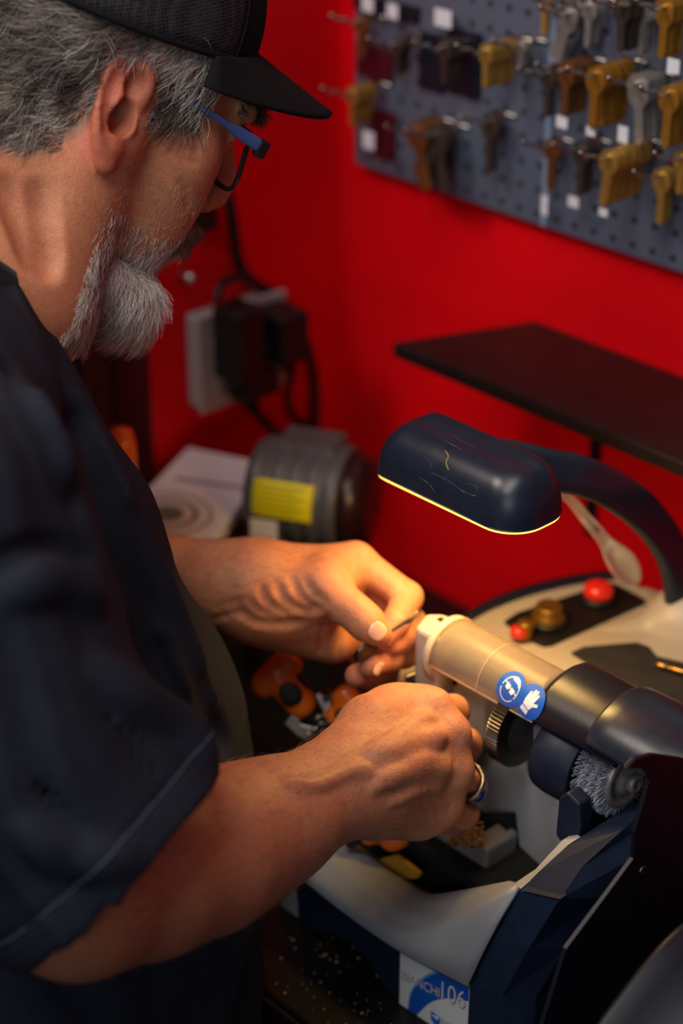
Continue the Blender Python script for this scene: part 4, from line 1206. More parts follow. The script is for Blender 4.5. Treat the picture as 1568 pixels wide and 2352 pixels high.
# head block at the left of the guard
hb = [PZ(x, y, 1.122) for x, y in [(952, 1440), (978, 1408), (1020, 1408), (1062, 1432), (1010, 1470)]]
obj('tailstock', MB().prism(hb, (0, 0, -.05), .003), m_beige, mach, label='beige end block of the cutter housing')
mb = MB().box((PZ(1022, 1428, 1.1225)), (.012, .004, .001)); obj('slot', mb, m_dark, mach)
obj('end_disc', MB().lathe((-.766, AY, AZ), (1, 0, 0), [(.0, 0), (.020, 0), (.0235, .001), (.0235, .006), (.0, .006)], 40), m_beige, mach)
# hood
HC = .8175
def he(x, a, ry, rz, cy=HC): return A(x, cy + ry * math.cos(a), AZ + rz * math.sin(a))
obj('hood', MB().shell([[he(x, a, .0335, .0250) for a in np.linspace(math.radians(181), math.radians(-20), 44)] for x in np.linspace(-.668, -.600, 20)], -.002), m_matte, mach, label='matt navy hood over the brush')
g = []
for x, ry, rz in [(-.625, .0335, .0250), (-.6246, .0350, .0272), (-.622, .0362, .0284), (-.612, .0368, .0290), (-.596, .0370, .0290), (-.578, .0362, .0282), (-.562, .0340, .0262), (-.552, .0305, .0230), (-.546, .026, .019)]:
    g.append([he(x, a, ry, rz) for a in np.linspace(math.radians(168), math.radians(-25), 44)])
obj('hood_end', MB().shell(g, -.002), m_navyg, mach, label='glossy rounded end of the hood')
# cutter wheel
mb = MB(); nT = 72; R1, R0 = .0285, .0270
CWX, CWY, CWZ = -.692, AY - .006, AZ - .022
prof = []
for i in range(nT * 2):
    t = 2 * PI * i / (nT * 2); r = R1 if i % 2 else R0; prof.append((r, t))
ra_ = [A(CWX - .005, CWY + r * math.cos(t), CWZ + r * math.sin(t)) for r, t in prof]; rb_ = [p + A(.010, 0, 0) for p in ra_]
mb.rings([[A(CWX - .005, CWY, CWZ)] * len(prof), [A(CWX - .0052, CWY + .016 * math.cos(t), CWZ + .016 * math.sin(t)) for r, t in prof], ra_, rb_, [A(CWX + .006, CWY + .018 * math.cos(t), CWZ + .018 * math.sin(t)) for r, t in prof], [A(CWX + .003, CWY, CWZ)] * len(prof)], cap=False, smooth=False)
obj('cutter_wheel', mb, m_dsteel, mach, label='toothed steel cutting wheel')
obj('spindle', MB().lathe((-.765, AY, AZ - .006), (1, 0, 0), [(.0, 0), (.007, 0), (.007, .19), (.0, .19)], 20), m_dsteel, mach)
# brush
BY, BZ = .8075, 1.0805
m_hub = mat('hub_steel', srgb(150, 146, 144), rough=.42, metal=.45, noise=.2, nscale=90)
br_ = bpy.data.objects.new('wire_brush', None); COL.objects.link(br_); br_.parent = mach; br_.location = Vector((-.60, BY, BZ)) - worldloc(mach); br_.empty_display_size = .01
rr = np.random.default_rng(4); nB = 2600
t = rr.random(nB) * 2 * PI; x0 = -.609 - rr.random(nB) * .022
R_e = .0252 + rr.random(nB) * .0024
Pt = []
for k in range(5):
    s = k / 4; rad = .012 + (R_e - .012) * s; tt = t + .035 * np.sin(7 * s + x0 * 900 + t * 3)
    Pt.append(np.stack([x0 + (rr.random(nB) - .5) * .0016 * s - .001 * s, BY + rad * np.cos(tt), BZ + rad * np.sin(tt)], 1))
v_, f_b = strands(None, np.stack(Pt, 1), '', None, None, r=.00034, tip=.9)
o = mesh_np('bristles', v_, f_b, mat('bristle', srgb(186, 190, 204), rough=.4, metal=.2), br_); o['kind'] = 'stuff'
obj('brush_core', MB().lathe((-.631, BY, BZ), (1, 0, 0), [(0, 0), (.017, 0), (.0195, .003), (.0195, .018), (.016, .022), (0, .022)], 32), mat('brush_dark', srgb(40, 42, 50), rough=.7), br_)
obj('brush_hub', MB().lathe((-.6095, BY, BZ), (1, 0, 0), [(0, -.004), (.0200, -.003), (.0200, .0015), (.0190, .0025), (.0150, .0025), (.0145, .0012), (.0105, .0012), (.0095, .0045), (.0072, .0050), (0, .0050)], 40), m_hub, br_)
obj('hub_nut', MB().lathe((-.6048, BY, BZ), (1, 0, 0), [(0, 0), (.0066, 0), (.0066, .004), (.0058, .0052), (.0026, .0052), (.0022, .0035), (0, .0035)], 24), m_hub, br_)
# navy cup behind the brush and its leg
obj('brush_shroud', MB().lathe((-.666, BY - .003, BZ - .003), (1, 0, 0), [(.0, 0), (.024, 0), (.0280, .003), (.0290, .010), (.0285, .034), (.0268, .035), (.0262, .012), (.0, .010)], 44), m_navy, mach, label='round navy brush shroud')
lg = [(1282, 1832), (1274, 1915), (1280, 1928), (1305, 1948), (1326, 1962), (1332, 1900), (1330, 1850), (1300, 1820)]
obj('shroud_leg', MB().prism([PY(x, y, .768) for x, y in lg], (0, .012, 0), .0018), m_navy, mach)
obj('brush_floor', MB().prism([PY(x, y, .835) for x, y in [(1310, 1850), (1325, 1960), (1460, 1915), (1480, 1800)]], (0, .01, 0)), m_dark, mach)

# deck with control panel
DZ = 1.062
dk = [(1046, 1432), (1110, 1396), (1190, 1364), (1290, 1338), (1395, 1322), (1440, 1328), (1500, 1358), (1560, 1400), (1640, 1470), (1640, 1640), (1470, 1690), (1300, 1600), (1180, 1540)]
dkw = [PZ(x, y, DZ) for x, y in dk]
obj('deck', MB().prism(dkw, (0, 0, -.11), .004), m_beige, mach, label='beige top deck')
rim_o = spline([PZ(x, y, DZ + .001) for x, y in [(1030, 1432), (1100, 1388), (1190, 1350), (1290, 1325), (1385, 1311), (1412, 1318)]], 24)
rim_i = spline([PZ(x, y, DZ + .0035) for x, y in [(1072, 1424), (1125, 1395), (1200, 1366), (1290, 1342), (1385, 1326), (1404, 1327)]], 24)
g = [rim_o + A(0, 0, -.10), rim_o + A(0, 0, -.004), rim_o + A(0, 0, .0), rim_i]
obj('deck_rim', MB().shell(g, -.002), m_navy, mach, label='navy rim along the deck')
def onz(pts, z, t, m, name, parent=mach, lab=None, bev=.0006):
    return obj(name, MB().prism([PZ(x, y, z) for x, y in pts], (0, 0, -t), bev), m, parent, label=lab)
cpn = bpy.data.objects.new('control_panel', None); COL.objects.link(cpn); cpn.parent = mach; cpn.location = Vector(PZ(1320, 1410, DZ)) - worldloc(mach); cpn.empty_display_size = .01
onz([(1158, 1425), (1186, 1406), (1338, 1357), (1402, 1337), (1420, 1342), (1482, 1376), (1480, 1382), (1268, 1477), (1248, 1479), (1221, 1468)], DZ + .003, .004, m_black, 'panel_plate', cpn)
def button(px, py, prof, m, name, base=None):
    c = PZ(px, py, DZ + .003)
    if base: obj(name + '_base', MB().lathe(c, (0, 0, 1), base, 32), m_black, cpn)
    obj(name, MB().lathe(c, (0, 0, 1), prof, 32), m, cpn)
m_bb = mat('brass_button', srgb(140, 104, 40), rough=.4, metal=.7)
button(1258, 1432, [(.0115, .004), (.0125, .005), (.0125, .007), (.0100, .009), (.0098, .014), (.0088, .0155), (.006, .0148), (0, .0146)], m_bb, 'green_button', [(.0145, 0), (.0145, .003), (.013, .005), (0, .005)])
button(1372, 1378, [(.0105, .004), (.0112, .008), (.0100, .012), (.006, .0145), (0, .0150)], m_redb, 'red_button', [(.0140, 0), (.0140, .003), (.012, .005), (0, .005)])
button(1190, 1466, [(.0060, .002), (.0064, .006), (.0050, .009), (0, .0095)], m_redb, 'pilot_light', None)
obj('pilot_cap', MB().lathe(PZ(1206, 1462, DZ + .003), (0, 0, 1), [(.0060, 0), (.0062, .011), (.0050, .0125), (0, .013)], 24), m_bb, cpn)
onz([(1311, 1497), (1340, 1484), (1462, 1474), (1490, 1484), (1508, 1506), (1568, 1520), (1650, 1560), (1650, 1660), (1560, 1650), (1440, 1578)], DZ + .002, .004, mat('rubber_mat', srgb(44, 42, 42), rough=.75, noise=.3, nscale=60), 'rubber_mat', mach, 'black rubber mat on the deck')
# fairing that rises to the lamp arm
bse = P(1570, 1424, 1.420); bse[2] = DZ
fs = SDF()
fs.cap(bse - A(0, 0, .010), bse + A(0, 0, .004), .026, .0165, .012)
fs.cap(PZ(1370, 1470, DZ - .009), bse - A(0, 0, .002), .009, .014, .02); fs.cap(PZ(1480, 1380, DZ - .009), bse - A(0, 0, .002), .010, .016, .02)
fs.cap(PZ(1640, 1500, DZ - .009), bse - A(0, 0, .002), .010, .016, .02)
v_, f_f = fs.mesh(.002); mesh_np('lamp_fairing', smooth_mesh(v_, f_f, 3), f_f, m_beige, mach)

# lamp: arm, shade, glowing diffuser
ap_ = [(1105, 1052, 1.262), (1170, 1060, 1.264), (1250, 1078, 1.272), (1330, 1092, 1.288), (1412, 1128, 1.312), (1480, 1180, 1.340), (1530, 1245, 1.370), (1557, 1320, 1.396), (1567, 1416, 1.418)]
pa = spline([P(*q) for q in ap_], 40)
wd = np.interp(np.linspace(0, 1, 40), [0, .2, .4, .6, .8, 1], [.0150, .0150, .0142, .0146, .0134, .0130]); ring = []
for i, p in enumerate(pa):
    d = nrm(pa[min(i + 1, 39)] - pa[max(i - 1, 0)]); sd = nrm(np.cross(d, FWD) * .55 + A(.5, -.35, .1) * 0 + FWD * .2); sd = nrm(sd - d * (sd @ d)); nr = np.cross(d, sd)
    ring.append([p + sd * wd[i] * np.sign(math.cos(t)) * abs(math.cos(t)) ** .7 + nr * .0062 * np.sign(math.sin(t)) * abs(math.sin(t)) ** .8 for t in np.linspace(0, 2 * PI, 24, endpoint=False)])
obj('lamp_arm', MB().rings(ring), m_navyg, mach, label='arched navy lamp arm')
lamp = bpy.data.objects.new('lamp_head', None); COL.objects.link(lamp); lamp.parent = mach; lamp.location = Vector((-.753, .811, 1.23)) - worldloc(mach); lamp.empty_display_size = .01
LX0, LX1, LY0, LY1, LZ = -.816, -.690, .7835, .842, 1.226
def stadium(x0, x1, y0, y1, rl, rr2, n=10):
    """rounded plan outline, corner radii left/right"""
    pts = []
    for cx, cy, r, a0 in ((x1 - rr2, y0 + rr2, rr2, -90), (x1 - rr2, y1 - rr2, rr2, 0), (x0 + rl, y1 - rl, rl, 90), (x0 + rl, y0 + rl, rl, 180)):
        for a in np.linspace(a0, a0 + 90, n): pts.append((cx + r * math.cos(math.radians(a)), cy + r * math.sin(math.radians(a))))
    return pts
base_o = stadium(LX0, LX1, LY0, LY1, .012, .024)
cx, cy = (LX0 + LX1) / 2, (LY0 + LY1) / 2 + .004
rings_ = []
for t in np.linspace(0, 1, 14):
    a = t * PI / 2; ky = max(math.cos(a), .0) ** .75; kx = 1 - (1 - math.cos(a)) * .34; z = LZ + .036 * math.sin(a) ** .9
    rings_.append([A(cx + (x - cx) * kx, cy + (y - cy) * ky, z) for x, y in base_o])
obj('lamp_shade', MB().rings(rings_[::-1], cap=False), m_navyg, lamp, label='navy half round lamp shade')
# scuffs on top of the shade
from mathutils.bvhtree import BVHTree
_sh = lamp.children[0]; _off = np.array(worldloc(_sh)); _bv = BVHTree.FromPolygons([Vector(np.array(v.co) + _off) for v in _sh.data.vertices], [tuple(p.vertices) for p in _sh.data.polygons])
def onshade(px, py):
    h = _bv.ray_cast(Vector(CAM), Vector(nrm(ray(px, py)))); return None if h[0] is None else np.array(h[0]) - ray(px, py) * .0001
mbs = MB(); mby = MB()
for pts, r in (([(975, 1050), (990, 1062), (985, 1080)], .0006), ([(990, 1085), (1030, 1105), (1062, 1128), (1092, 1140)], .0007), ([(962, 1096), (985, 1112), (1002, 1136)], .0004), ([(1018, 1012), (1040, 1022), (1060, 1034)], .0006),
               ([(1040, 1000), (1068, 1018), (1090, 1026)], .0004), ([(1060, 1050), (1082, 1056)], .0004), ([(1070, 1110), (1096, 1118), (1090, 1132)], .0005)):
    q = [onshade(*p) for p in dense(pts, 8)]; q = [p for p in q if p is not None]
    if len(q) > 2: mbs.tube(q, [r * (.15 + .6 * random.random() ** 2) for _ in q], 5)
q = [onshade(*p) for p in dense([(1022, 1036), (1030, 1048), (1024, 1062), (1030, 1080)], 6)]; mby.tube([p for p in q if p is not None], .0004, 5)
obj('scuff', mbs, mat('scuff_grey', srgb(84, 88, 96), rough=.7), lamp); obj('scuff', mby, mat('scuff_gold', srgb(170, 140, 70), rough=.6), lamp)
rim_ = [A(x, y, LZ - .0008) for x, y in base_o]
obj('shade_rim', MB().tube([p + A(0, 0, .0012) for p in rim_ + rim_[:1]], .0006, 6), m_navyg, lamp)
m_glow = mat('lamp_diffuser', srgb(255, 200, 110), rough=.5, emit=(1.0, .60, .10, 1), estr=2.2)
dif = stadium(LX0 + .0003, LX1 - .0003, LY0 + .0003, LY1 - .0003, .012, .024)
dd = [[A(cx + (x - cx) * k, cy - .004 + (y - cy + .004) * k, z) for x, y in dif] for k, z in ((1, LZ), (1, LZ - .0018), (.97, LZ - .0026), (.5, LZ - .0028))]
obj('lamp_diffuser', MB().rings(dd), m_glow, lamp, label='glowing yellow diffuser')

ll = bpy.data.lights.new('lamp_tube', 'AREA'); ll.shape = 'RECTANGLE'; ll.size = .105; ll.size_y = .042; ll.energy = .55; ll.color = (1.0, .60, .19)
lo_ = bpy.data.objects.new('lamp_tube', ll); COL.objects.link(lo_); lo_.location = (cx, cy - .004, LZ - .0042)
# left side: carriage with orange clamp handles
car = bpy.data.objects.new('carriage', None); COL.objects.link(car); car.parent = mach; car.location = Vector((-.80, .75, 1.03)) - worldloc(mach); car.empty_display_size = .01
obj('carriage_block', MB().prism([PY(x, y, .808) for x, y in [(922, 1585), (950, 1535), (1010, 1545), (1112, 1604), (1112, 1700), (1000, 1790), (900, 1690)]], (0, .022, 0), .002), m_beige, car)
obj('carriage_block', MB().prism([PZ(x, y, 1.048) for x, y in [(893, 1560), (930, 1516), (975, 1536), (1000, 1556), (960, 1600), (925, 1590)]], (0, 0, -.03), .002), m_beige, car)
obj('clamp_jaw', MB().prism([P(x, y, 1.318) for x, y in [(930, 1552), (965, 1538), (998, 1545), (1000, 1562), (968, 1590), (932, 1588)]], FWD * .012, .001), m_brass, car)
obj('clamp_slot', MB().prism([P(x, y, 1.3165) for x, y in [(932, 1556), (958, 1548), (962, 1580), (934, 1586)]], FWD * .008, .0008), m_dark, car)
for x, y in ((1040, 1562), (1066, 1622)):
    obj('screw_hole', MB().lathe(PY(x, y, .8075), (0, -1, 0), [(0, .0005), (.0034, .0005), (.0040, 0)], 14), m_dark, car)
obj('carriage_rod', MB().tube([P(724, 1668, 1.372), P(800, 1712, 1.362), P(960, 1700, 1.352)], .0070, 16), m_dsteel, car)
obj('carriage_arm', MB().prism([P(x, y, 1.375) for x, y in [(790, 1640), (905, 1560), (930, 1590), (930, 1720), (820, 1730)]], FWD * .014, .002), mat('slate', srgb(60, 64, 70), rough=.5), car)
# silver jaw plates
pj = [(652, 1662), (673, 1638), (686, 1646), (690, 1662), (712, 1668), (736, 1655), (742, 1636), (728, 1610), (722, 1596), (734, 1590), (790, 1632), (740, 1668), (704, 1702), (680, 1690)]
obj('clamp_plate', MB().prism([P(x, y, 1.366) for x, y in pj], FWD * .010 - ZZ * .004, .0012), m_steel, car, label='silver notched clamp plate')
for a, b in (((706, 1690), (712, 1684)), ((716, 1680), (728, 1670)), ((731, 1667), (744, 1657)), ((748, 1652), (776, 1628)), ((724, 1654), (736, 1643))):
    obj('jaw_tooth', MB().tube([P(*a, 1.3642), P(*b, 1.3642)], .0015, 8), m_steel, car)
obj('clamp_nut', MB().lathe(P(744, 1612, 1.372), nrm(P(760, 1600, 1.372) - P(744, 1612, 1.372)), [(0, 0), (.007, 0), (.007, .008), (0, .009)], 6, smooth=False), m_dsteel, car)
def handle(px0, px1, D0, D1, w0, w1, th, lab):
    """paddle grip from its broad end px0 to its neck px1"""
    h = bpy.data.objects.new('clamp_handle', None); COL.objects.link(h); h.parent = mach
    a, b = P(*px0, D0), P(*px1, D1); h.location = Vector(b) - worldloc(mach); h.empty_display_size = .01; h['label'] = lab
    d = nrm(b - a); L = np.linalg.norm(b - a); sd = nrm(np.cross(d, FWD)); nr = np.cross(sd, d)
    R = np.stack([d, sd, nr]); s = SDF()
    s.cap(a + sd * w0 * .82 - d * .001, a - sd * w0 * .82 + d * .002, .0075, .0075, .004)
    s.cap(a + sd * w0 * .70 + nr * th * .4, a - sd * w0 * .70 + nr * th * .4, .0075, .0075, .006)
    s.cap(a + d * .006, a + d * L * .95, w0 * .80, w1, .006); s.cap(a + d * .008 + nr * th * .5, a + d * L * .9 + nr * th * .4, w0 * .72, w1 * .9, .006)
    s.cap(a + d * .004 + sd * w0 * .9, a + d * .004 - sd * w0 * .9, .0085, .0070, .004)
    s.box(a + d * L * .5, R, (L * .9, w0 * 1.7, th), .004, .004, 'i')
    ins = [a + d * L * .60 - nr * th * .99, a + d * L * .55 - sd * w0 * .92, a + d * L * .55 + sd * w0 * .92]
    v, f = s.mesh(.0012); mesh_np('handle_grip', smooth_mesh(v, f, 2), f, m_orange, h, label='orange plastic grip')
    for q, ax in zip(ins, ((nr, sd), (sd, nr), (sd, nr))):
        e = SDF(); e.ell(q, np.stack([d, ax[1], ax[0]]), (L * .30, w0 * .62 if ax[0] is nr else th * .62, .0014 if ax[0] is nr else .0022), 0)
        v, f = e.mesh(.0012); mesh_np('grip_insert', v, f, m_black, h, label='black grip insert')
    obj('handle_neck', MB().tube([a + d * L * .9, a + d * (L + .016)], .0068, 18), m_black, h)
    return h
handle((628, 1545), (694, 1622), 1.372, 1.372, .0135, .0105, .011, 'orange handle standing up at the left of the carriage')
handle((815, 1618), (772, 1650), 1.362, 1.366, .0105, .0085, .008, 'orange handle behind the right hand')
handle((905, 1895), (845, 1912), 1.325, 1.33, .0105, .0085, .008, 'orange handle below the right hand')

# ------------------------------------------------------------------ loose things on the machine
pin_a, pin_b = PZ(1502, 1524, DZ + .0062), PZ(1600, 1552, DZ + .0062)
pd = nrm(pin_b - pin_a); Lp = np.linalg.norm(pin_b - pin_a)
pin = thing('brass_pin', 'thin brass pin with a pointed tip lying on the black rubber mat', 'pin', pin_a)
obj('shaft', MB().lathe(pin_a, pd, [(0, 0), (.0010, .001), (.0022, .004), (.0022, .009), (.0013, .010), (.0013, .012), (.0021, .013), (.0021, Lp), (0, Lp)], 16), m_brass, pin)
m_clear = mat('clear_plastic', (.92, .86, .80, 1), rough=.22, trans=.72, ior=1.35, spec=.6)
spn = thing('plastic_spoon', 'clear plastic spoon leaning behind the lamp arm with its bowl on the deck', 'spoon', PZ(1462, 1340, DZ))
sa = [(1283, 1122, 1.335, 12), (1312, 1150, 1.350, 12), (1345, 1190, 1.365, 14), (1372, 1222, 1.380, 15), (1390, 1245, 1.388, 17), (1408, 1268, 1.398, 27), (1428, 1292, 1.410, 34), (1446, 1315, 1.424, 30), (1458, 1332, 1.436, 18), (1463, 1339, 1.441, 5)]
ss = spline([list(P(x, y, d)) + [w / FPX * d] for x, y, d, w in sa], 40)
g = []
for i in range(40):
    d = nrm(ss[min(i + 1, 39), :3] - ss[max(i - 1, 0), :3]); sd = nrm(np.cross(d, FWD)); nr = np.cross(sd, d); w = ss[i, 3]
    g.append([ss[i, :3] + sd * w * u + nr * w * .30 * (1 - u * u) * (1 if i > 20 else .25) for u in np.linspace(-1, 1, 13)])
obj('spoon_body', MB().shell(g, .0016), m_clear, spn)
tb = [P(1320, 1172, 1.362), P(1335, 1188, 1.363), P(1352, 1204, 1.366), P(1372, 1216, 1.376)]
obj('handle_tab', MB().tube(tb, [.0020, .0032, .0034, .0030], 10, squash=(1, .5)), m_clear, spn)

# key held in the left hand
kt, kb = P(968, 1406, 1.298), P(826, 1512, 1.284)
kd = nrm(kt - kb); ks = nrm(np.cross(kd, FWD)); kn = nrm(FWD * .92 + ks * .35); ks2 = np.cross(kn, kd)
key_ = thing('key', 'dark steel key pinched between thumb and fingers of the left hand', 'key', kb)
Lk = np.linalg.norm(kt - kb)
prof = [(0, 0)]
blade = [(.010, -.0042), (.014, -.0034), (Lk - .002, -.0034), (Lk, -.0010), (Lk, .0012)] + [(Lk - .003 - i * .0026, .0034 - (.0014 if i % 2 else 0)) for i in range(9)] + [(.014, .0036), (.010, .0044)]
mk = mat('key_steel', srgb(112, 98, 88), rough=.3, metal=1.0, noise=.3, nscale=200)
kk = .42   # the key is seen nearly edge-on
vb = lambda u, v: kb + kd * u + (ks2 * .80 + kn * .60) * v
nk = nrm(np.cross(kd, ks2 * .80 + kn * .60))
obj('blade', MB().prism([vb(u, v) for u, v in blade], nk * .0018, .0003), mk, key_)
bow = [vb(.006 + .0095 * math.cos(t), .0095 * math.sin(t)) for t in np.linspace(0, 2 * PI, 28, endpoint=False)]
obj('bow', MB().prism([p - nk * .0003 for p in bow], nk * .0024, .0005), mk, key_)
hl_c = vb(.002, 0)
obj('bow_hole', MB().lathe(hl_c + nk * .0022, nk, [(.0022, -.0001), (.0030, .0001), (.0026, .0003), (.0020, .0002)], 18, cap=False), m_steel, key_)

# ring on the right hand
rc0, rc1 = fiRp[2][0], fiRp[2][1]
rax = nrm(rc1 - rc0); rctr = rc0 + (rc1 - rc0) * .74
rg_ = bpy.data.objects.new('ring', None); COL.objects.link(rg_); rg_.parent = person; rg_.location = Vector(rctr) - worldloc(person); rg_.empty_display_size = .01; rg_['label'] = 'chunky silver ring with a blue stone'
x_, y_, _ = frame(rax)
toward = nrm(-FWD * .75 + RT * .55 - UP * .55); toward = nrm(toward - rax * (toward @ rax)); tside = np.cross(rax, toward)
rows = []
for h_ in (-1, -.6, .6, 1):
    row = []
    for t in np.linspace(0, 2 * PI, 56, endpoint=False):
        c = math.cos(t); f_ = max(0, c) ** 3
        hw = .0024 + .0046 * f_; ro = .0112 + (.0012 if abs(h_) < .8 else .0004) + .0016 * f_
        row.append(rctr + rax * h_ * hw + (toward * c + tside * math.sin(t)) * ro)
    rows.append(row)
obj('band', MB().shell(rows, -.0014, closed_v=True), mat('silver', srgb(190, 186, 180), rough=.25, metal=1.0, noise=.5, nscale=900, bump=.6, bscale=900), rg_, label='engraved silver band')
stc = rctr + toward * .0140
st_ = SDF(); st_.ell(stc, np.stack([rax, tside, toward]), (.0046, .0054, .0026), 0)
v_, f_s = st_.mesh(.0006); mesh_np('stone', v_, f_s, mat('blue_stone', srgb(24, 34, 110), rough=.08, coat=1.0, spec=.8), rg_, label='blue stone')
mb = MB(); mb.tube([stc - toward * .0006 + rax * .0052 * math.cos(t) + tside * .0060 * math.sin(t) for t in np.linspace(0, 2 * PI, 30)], .0008, 6); obj('bezel', mb, m_steel, rg_)
# ------------------------------------------------------------------ wall shelf
m_shelf = mat('shelf_black', srgb(30, 20, 20), rough=.42, noise=.3, nscale=25, bump=.08, bscale=300)
shelf = thing('wall_shelf', 'black wooden shelf fixed to the red wall above the machine', 'shelf', (-.6, 1.1, 1.194))
ZS = 1.194
c0, c1 = PZ(900, 785, ZS), PZ(1220, 740, ZS)
obj('board', MB().prism([c0, A(.10, .997, ZS), A(.10, WALL_Y - .001, ZS), A(c1[0], WALL_Y - .001, ZS)], (0, 0, -.013), .0025), m_shelf, shelf)
m_iron = mat('black_iron', srgb(14, 14, 15), rough=.45)
a, b = PY(1362, 1030, 1.104), PY(1352, 1232, 1.104)
a[2] = ZS - .013
obj('bracket', MB().prism([A(a[0] - .0045, 1.104, a[2]), A(a[0] + .0045, 1.104, a[2]), A(a[0] + .0045, 1.104, b[2]), A(a[0] - .0045, 1.104, b[2])], (0, .0065, 0), .001), m_iron, shelf)
obj('bracket', MB().box((a[0], 1.06, ZS - .0165), (.009, .09, .006), bev=.001), m_iron, shelf)
x_ = a[0] + .30
obj('bracket', MB().box((x_, 1.1075, ZS - .06), (.009, .0065, .09), bev=.001), m_iron, shelf)
for px in (1255, 1300):
    q = PY(px, 985, 1.06); q[2] = ZS - .013
    pth = [q + A(0, 0, .004), q + A(0, 0, -.016), q + A(0, -.004, -.024), q + A(.0, -.012, -.025), q + A(.0, -.016, -.018)]
    obj('cup_hook', MB().tube(spline(pth, 16), .0022, 8), m_iron, shelf)

# ------------------------------------------------------------------ pegboard with key blanks
PBY = 1.098
m_peg = mat('pegboard_slate', srgb(84, 92, 110), rough=.32, spec=.6, coat=.25, coatr=.3)
nt = m_peg.node_tree; N = nt.nodes; L = nt.links
tcn = N.new('ShaderNodeTexCoord'); mp = N.new('ShaderNodeVectorMath'); mp.operation = 'SCALE'; mp.inputs[3].default_value = 1 / .019
fr = N.new('ShaderNodeVectorMath'); fr.operation = 'FRACTION'; sb = N.new('ShaderNodeVectorMath'); sb.operation = 'SUBTRACT'; sb.inputs[1].default_value = (.5, .5, .5)
ml = N.new('ShaderNodeVectorMath'); ml.operation = 'MULTIPLY'; ml.inputs[1].default_value = (1, 0, 1); ln = N.new('ShaderNodeVectorMath'); ln.operation = 'LENGTH'
ls = N.new('ShaderNodeMath'); ls.operation = 'LESS_THAN'; ls.inputs[1].default_value = .15
mx = N.new('ShaderNodeMix'); mx.data_type = 'RGBA'; mx.inputs[6].default_value = srgb(84, 92, 110); mx.inputs[7].default_value = srgb(40, 42, 50)
L.new(tcn.outputs['Object'], mp.inputs[0]); L.new(mp.outputs[0], fr.inputs[0]); L.new(fr.outputs[0], sb.inputs[0]); L.new(sb.outputs[0], ml.inputs[0]); L.new(ml.outputs[0], ln.inputs[0])
L.new(ln.outputs['Value'], ls.inputs[0]); L.new(ls.outputs[0], mx.inputs[0]); L.new(mx.outputs[2], N['Principled BSDF'].inputs['Base Color'])
peg = thing('hanging_pegboard', 'slate grey perforated pegboard hung with key blanks on the red wall', 'pegboard', (-.55, 1.104, 1.279))
x0, x1 = -1.166, .10
obj('panel', MB().box(((x0 + x1) / 2, PBY + .0063, 1.279 + .235), (x1 - x0, .0125, .47), bev=.002), m_peg, peg)
sx = PY(1252, 500, PBY)[0]
obj('joint_strip', MB().box((sx, PBY - .001, 1.279 + .235), (.006, .002, .466)), mat('strip_blue', srgb(120, 140, 166), rough=.35), peg)
KM = {'brass': mat('key_brass', srgb(214, 168, 84), rough=.42, metal=.75, noise=.25, nscale=120), 'bronze': mat('key_bronze', srgb(156, 104, 62), rough=.42, metal=.75, noise=.3, nscale=120),
      'nickel': mat('key_nickel', srgb(176, 172, 168), rough=.42, metal=.75, noise=.25, nscale=120), 'dark': mat('key_dark', srgb(98, 88, 82), rough=.42, metal=.75, noise=.3, nscale=120),
      'gold': mat('key_gold', srgb(196, 140, 52), rough=.42, metal=.75, noise=.2, nscale=120)}
m_hook = mat('hook_wire', srgb(190, 186, 178), rough=.22, metal=1.0)
m_tag = mat('tag_white', srgb(214, 216, 226), rough=.5)
def key_mesh(kind, L_, shape):
    """key blank in local coordinates: hangs down from its hole, faces -Y"""
    t = .0016; mb = MB()
    hw = {'round': .0098, 'square': .0092, 'clover': .0105}[shape] * L_ / .05
    hh = .020 * L_ / .05; c = -hh * .36
    if shape == 'round': o = [(hw * math.sin(a), c + hh * .55 * math.cos(a)) for a in np.linspace(2.75, -2.75, 22)]
    elif shape == 'square': o = [(hw * .55, c - hh * .55), (hw, c - hh * .3), (hw, c + hh * .35), (hw * .7, c + hh * .55), (-hw * .7, c + hh * .55), (-hw, c + hh * .35), (-hw, c - hh * .3), (-hw * .55, c - hh * .55)]
    else: o = [((hw * (.80 + .2 * math.cos(3 * a))) * math.sin(a), c + (hh * .5) * (.85 + .15 * math.cos(3 * a)) * math.cos(a)) for a in np.linspace(2.75, -2.75, 28)]
    bw = .0040 * L_ / .05; tip = -L_ + hh * .2
    low = [(-bw, c - hh * .55), (-bw, c - hh * .70), (-bw * .92, c - hh * .72), (-bw * .92, tip + .003), (-bw * .2, tip), (bw * .4, tip + .001), (bw, tip + .004), (bw, c - hh * .55)]
    pts = o + low
    bm = bmesh.new(); va = [bm.verts.new((x, -t / 2, z)) for x, z in pts]; f = bm.faces.new(va)
    r = bmesh.ops.extrude_face_region(bm, geom=[f]); bmesh.ops.translate(bm, verts=[v for v in r['geom'] if isinstance(v, bmesh.types.BMVert)], vec=(0, t, 0))
    bmesh.ops.recalc_face_normals(bm, faces=bm.faces[:]); mb.bm(bm)
    me = bpy.data.meshes.new('key_blank'); me.from_pydata(mb.v, [], mb.f); me.materials.append(KM[kind]); me.update()
    return me
def ktag(c, w, h, label, kind='tag'):
    o = obj('hanging_tag', MB().box((0, 0, 0), (w, .0008, h), bev=.0003), m_tag); o.location = Vector(c); tag(o, label, 'tag', 'white tags on the pegboard'); return o
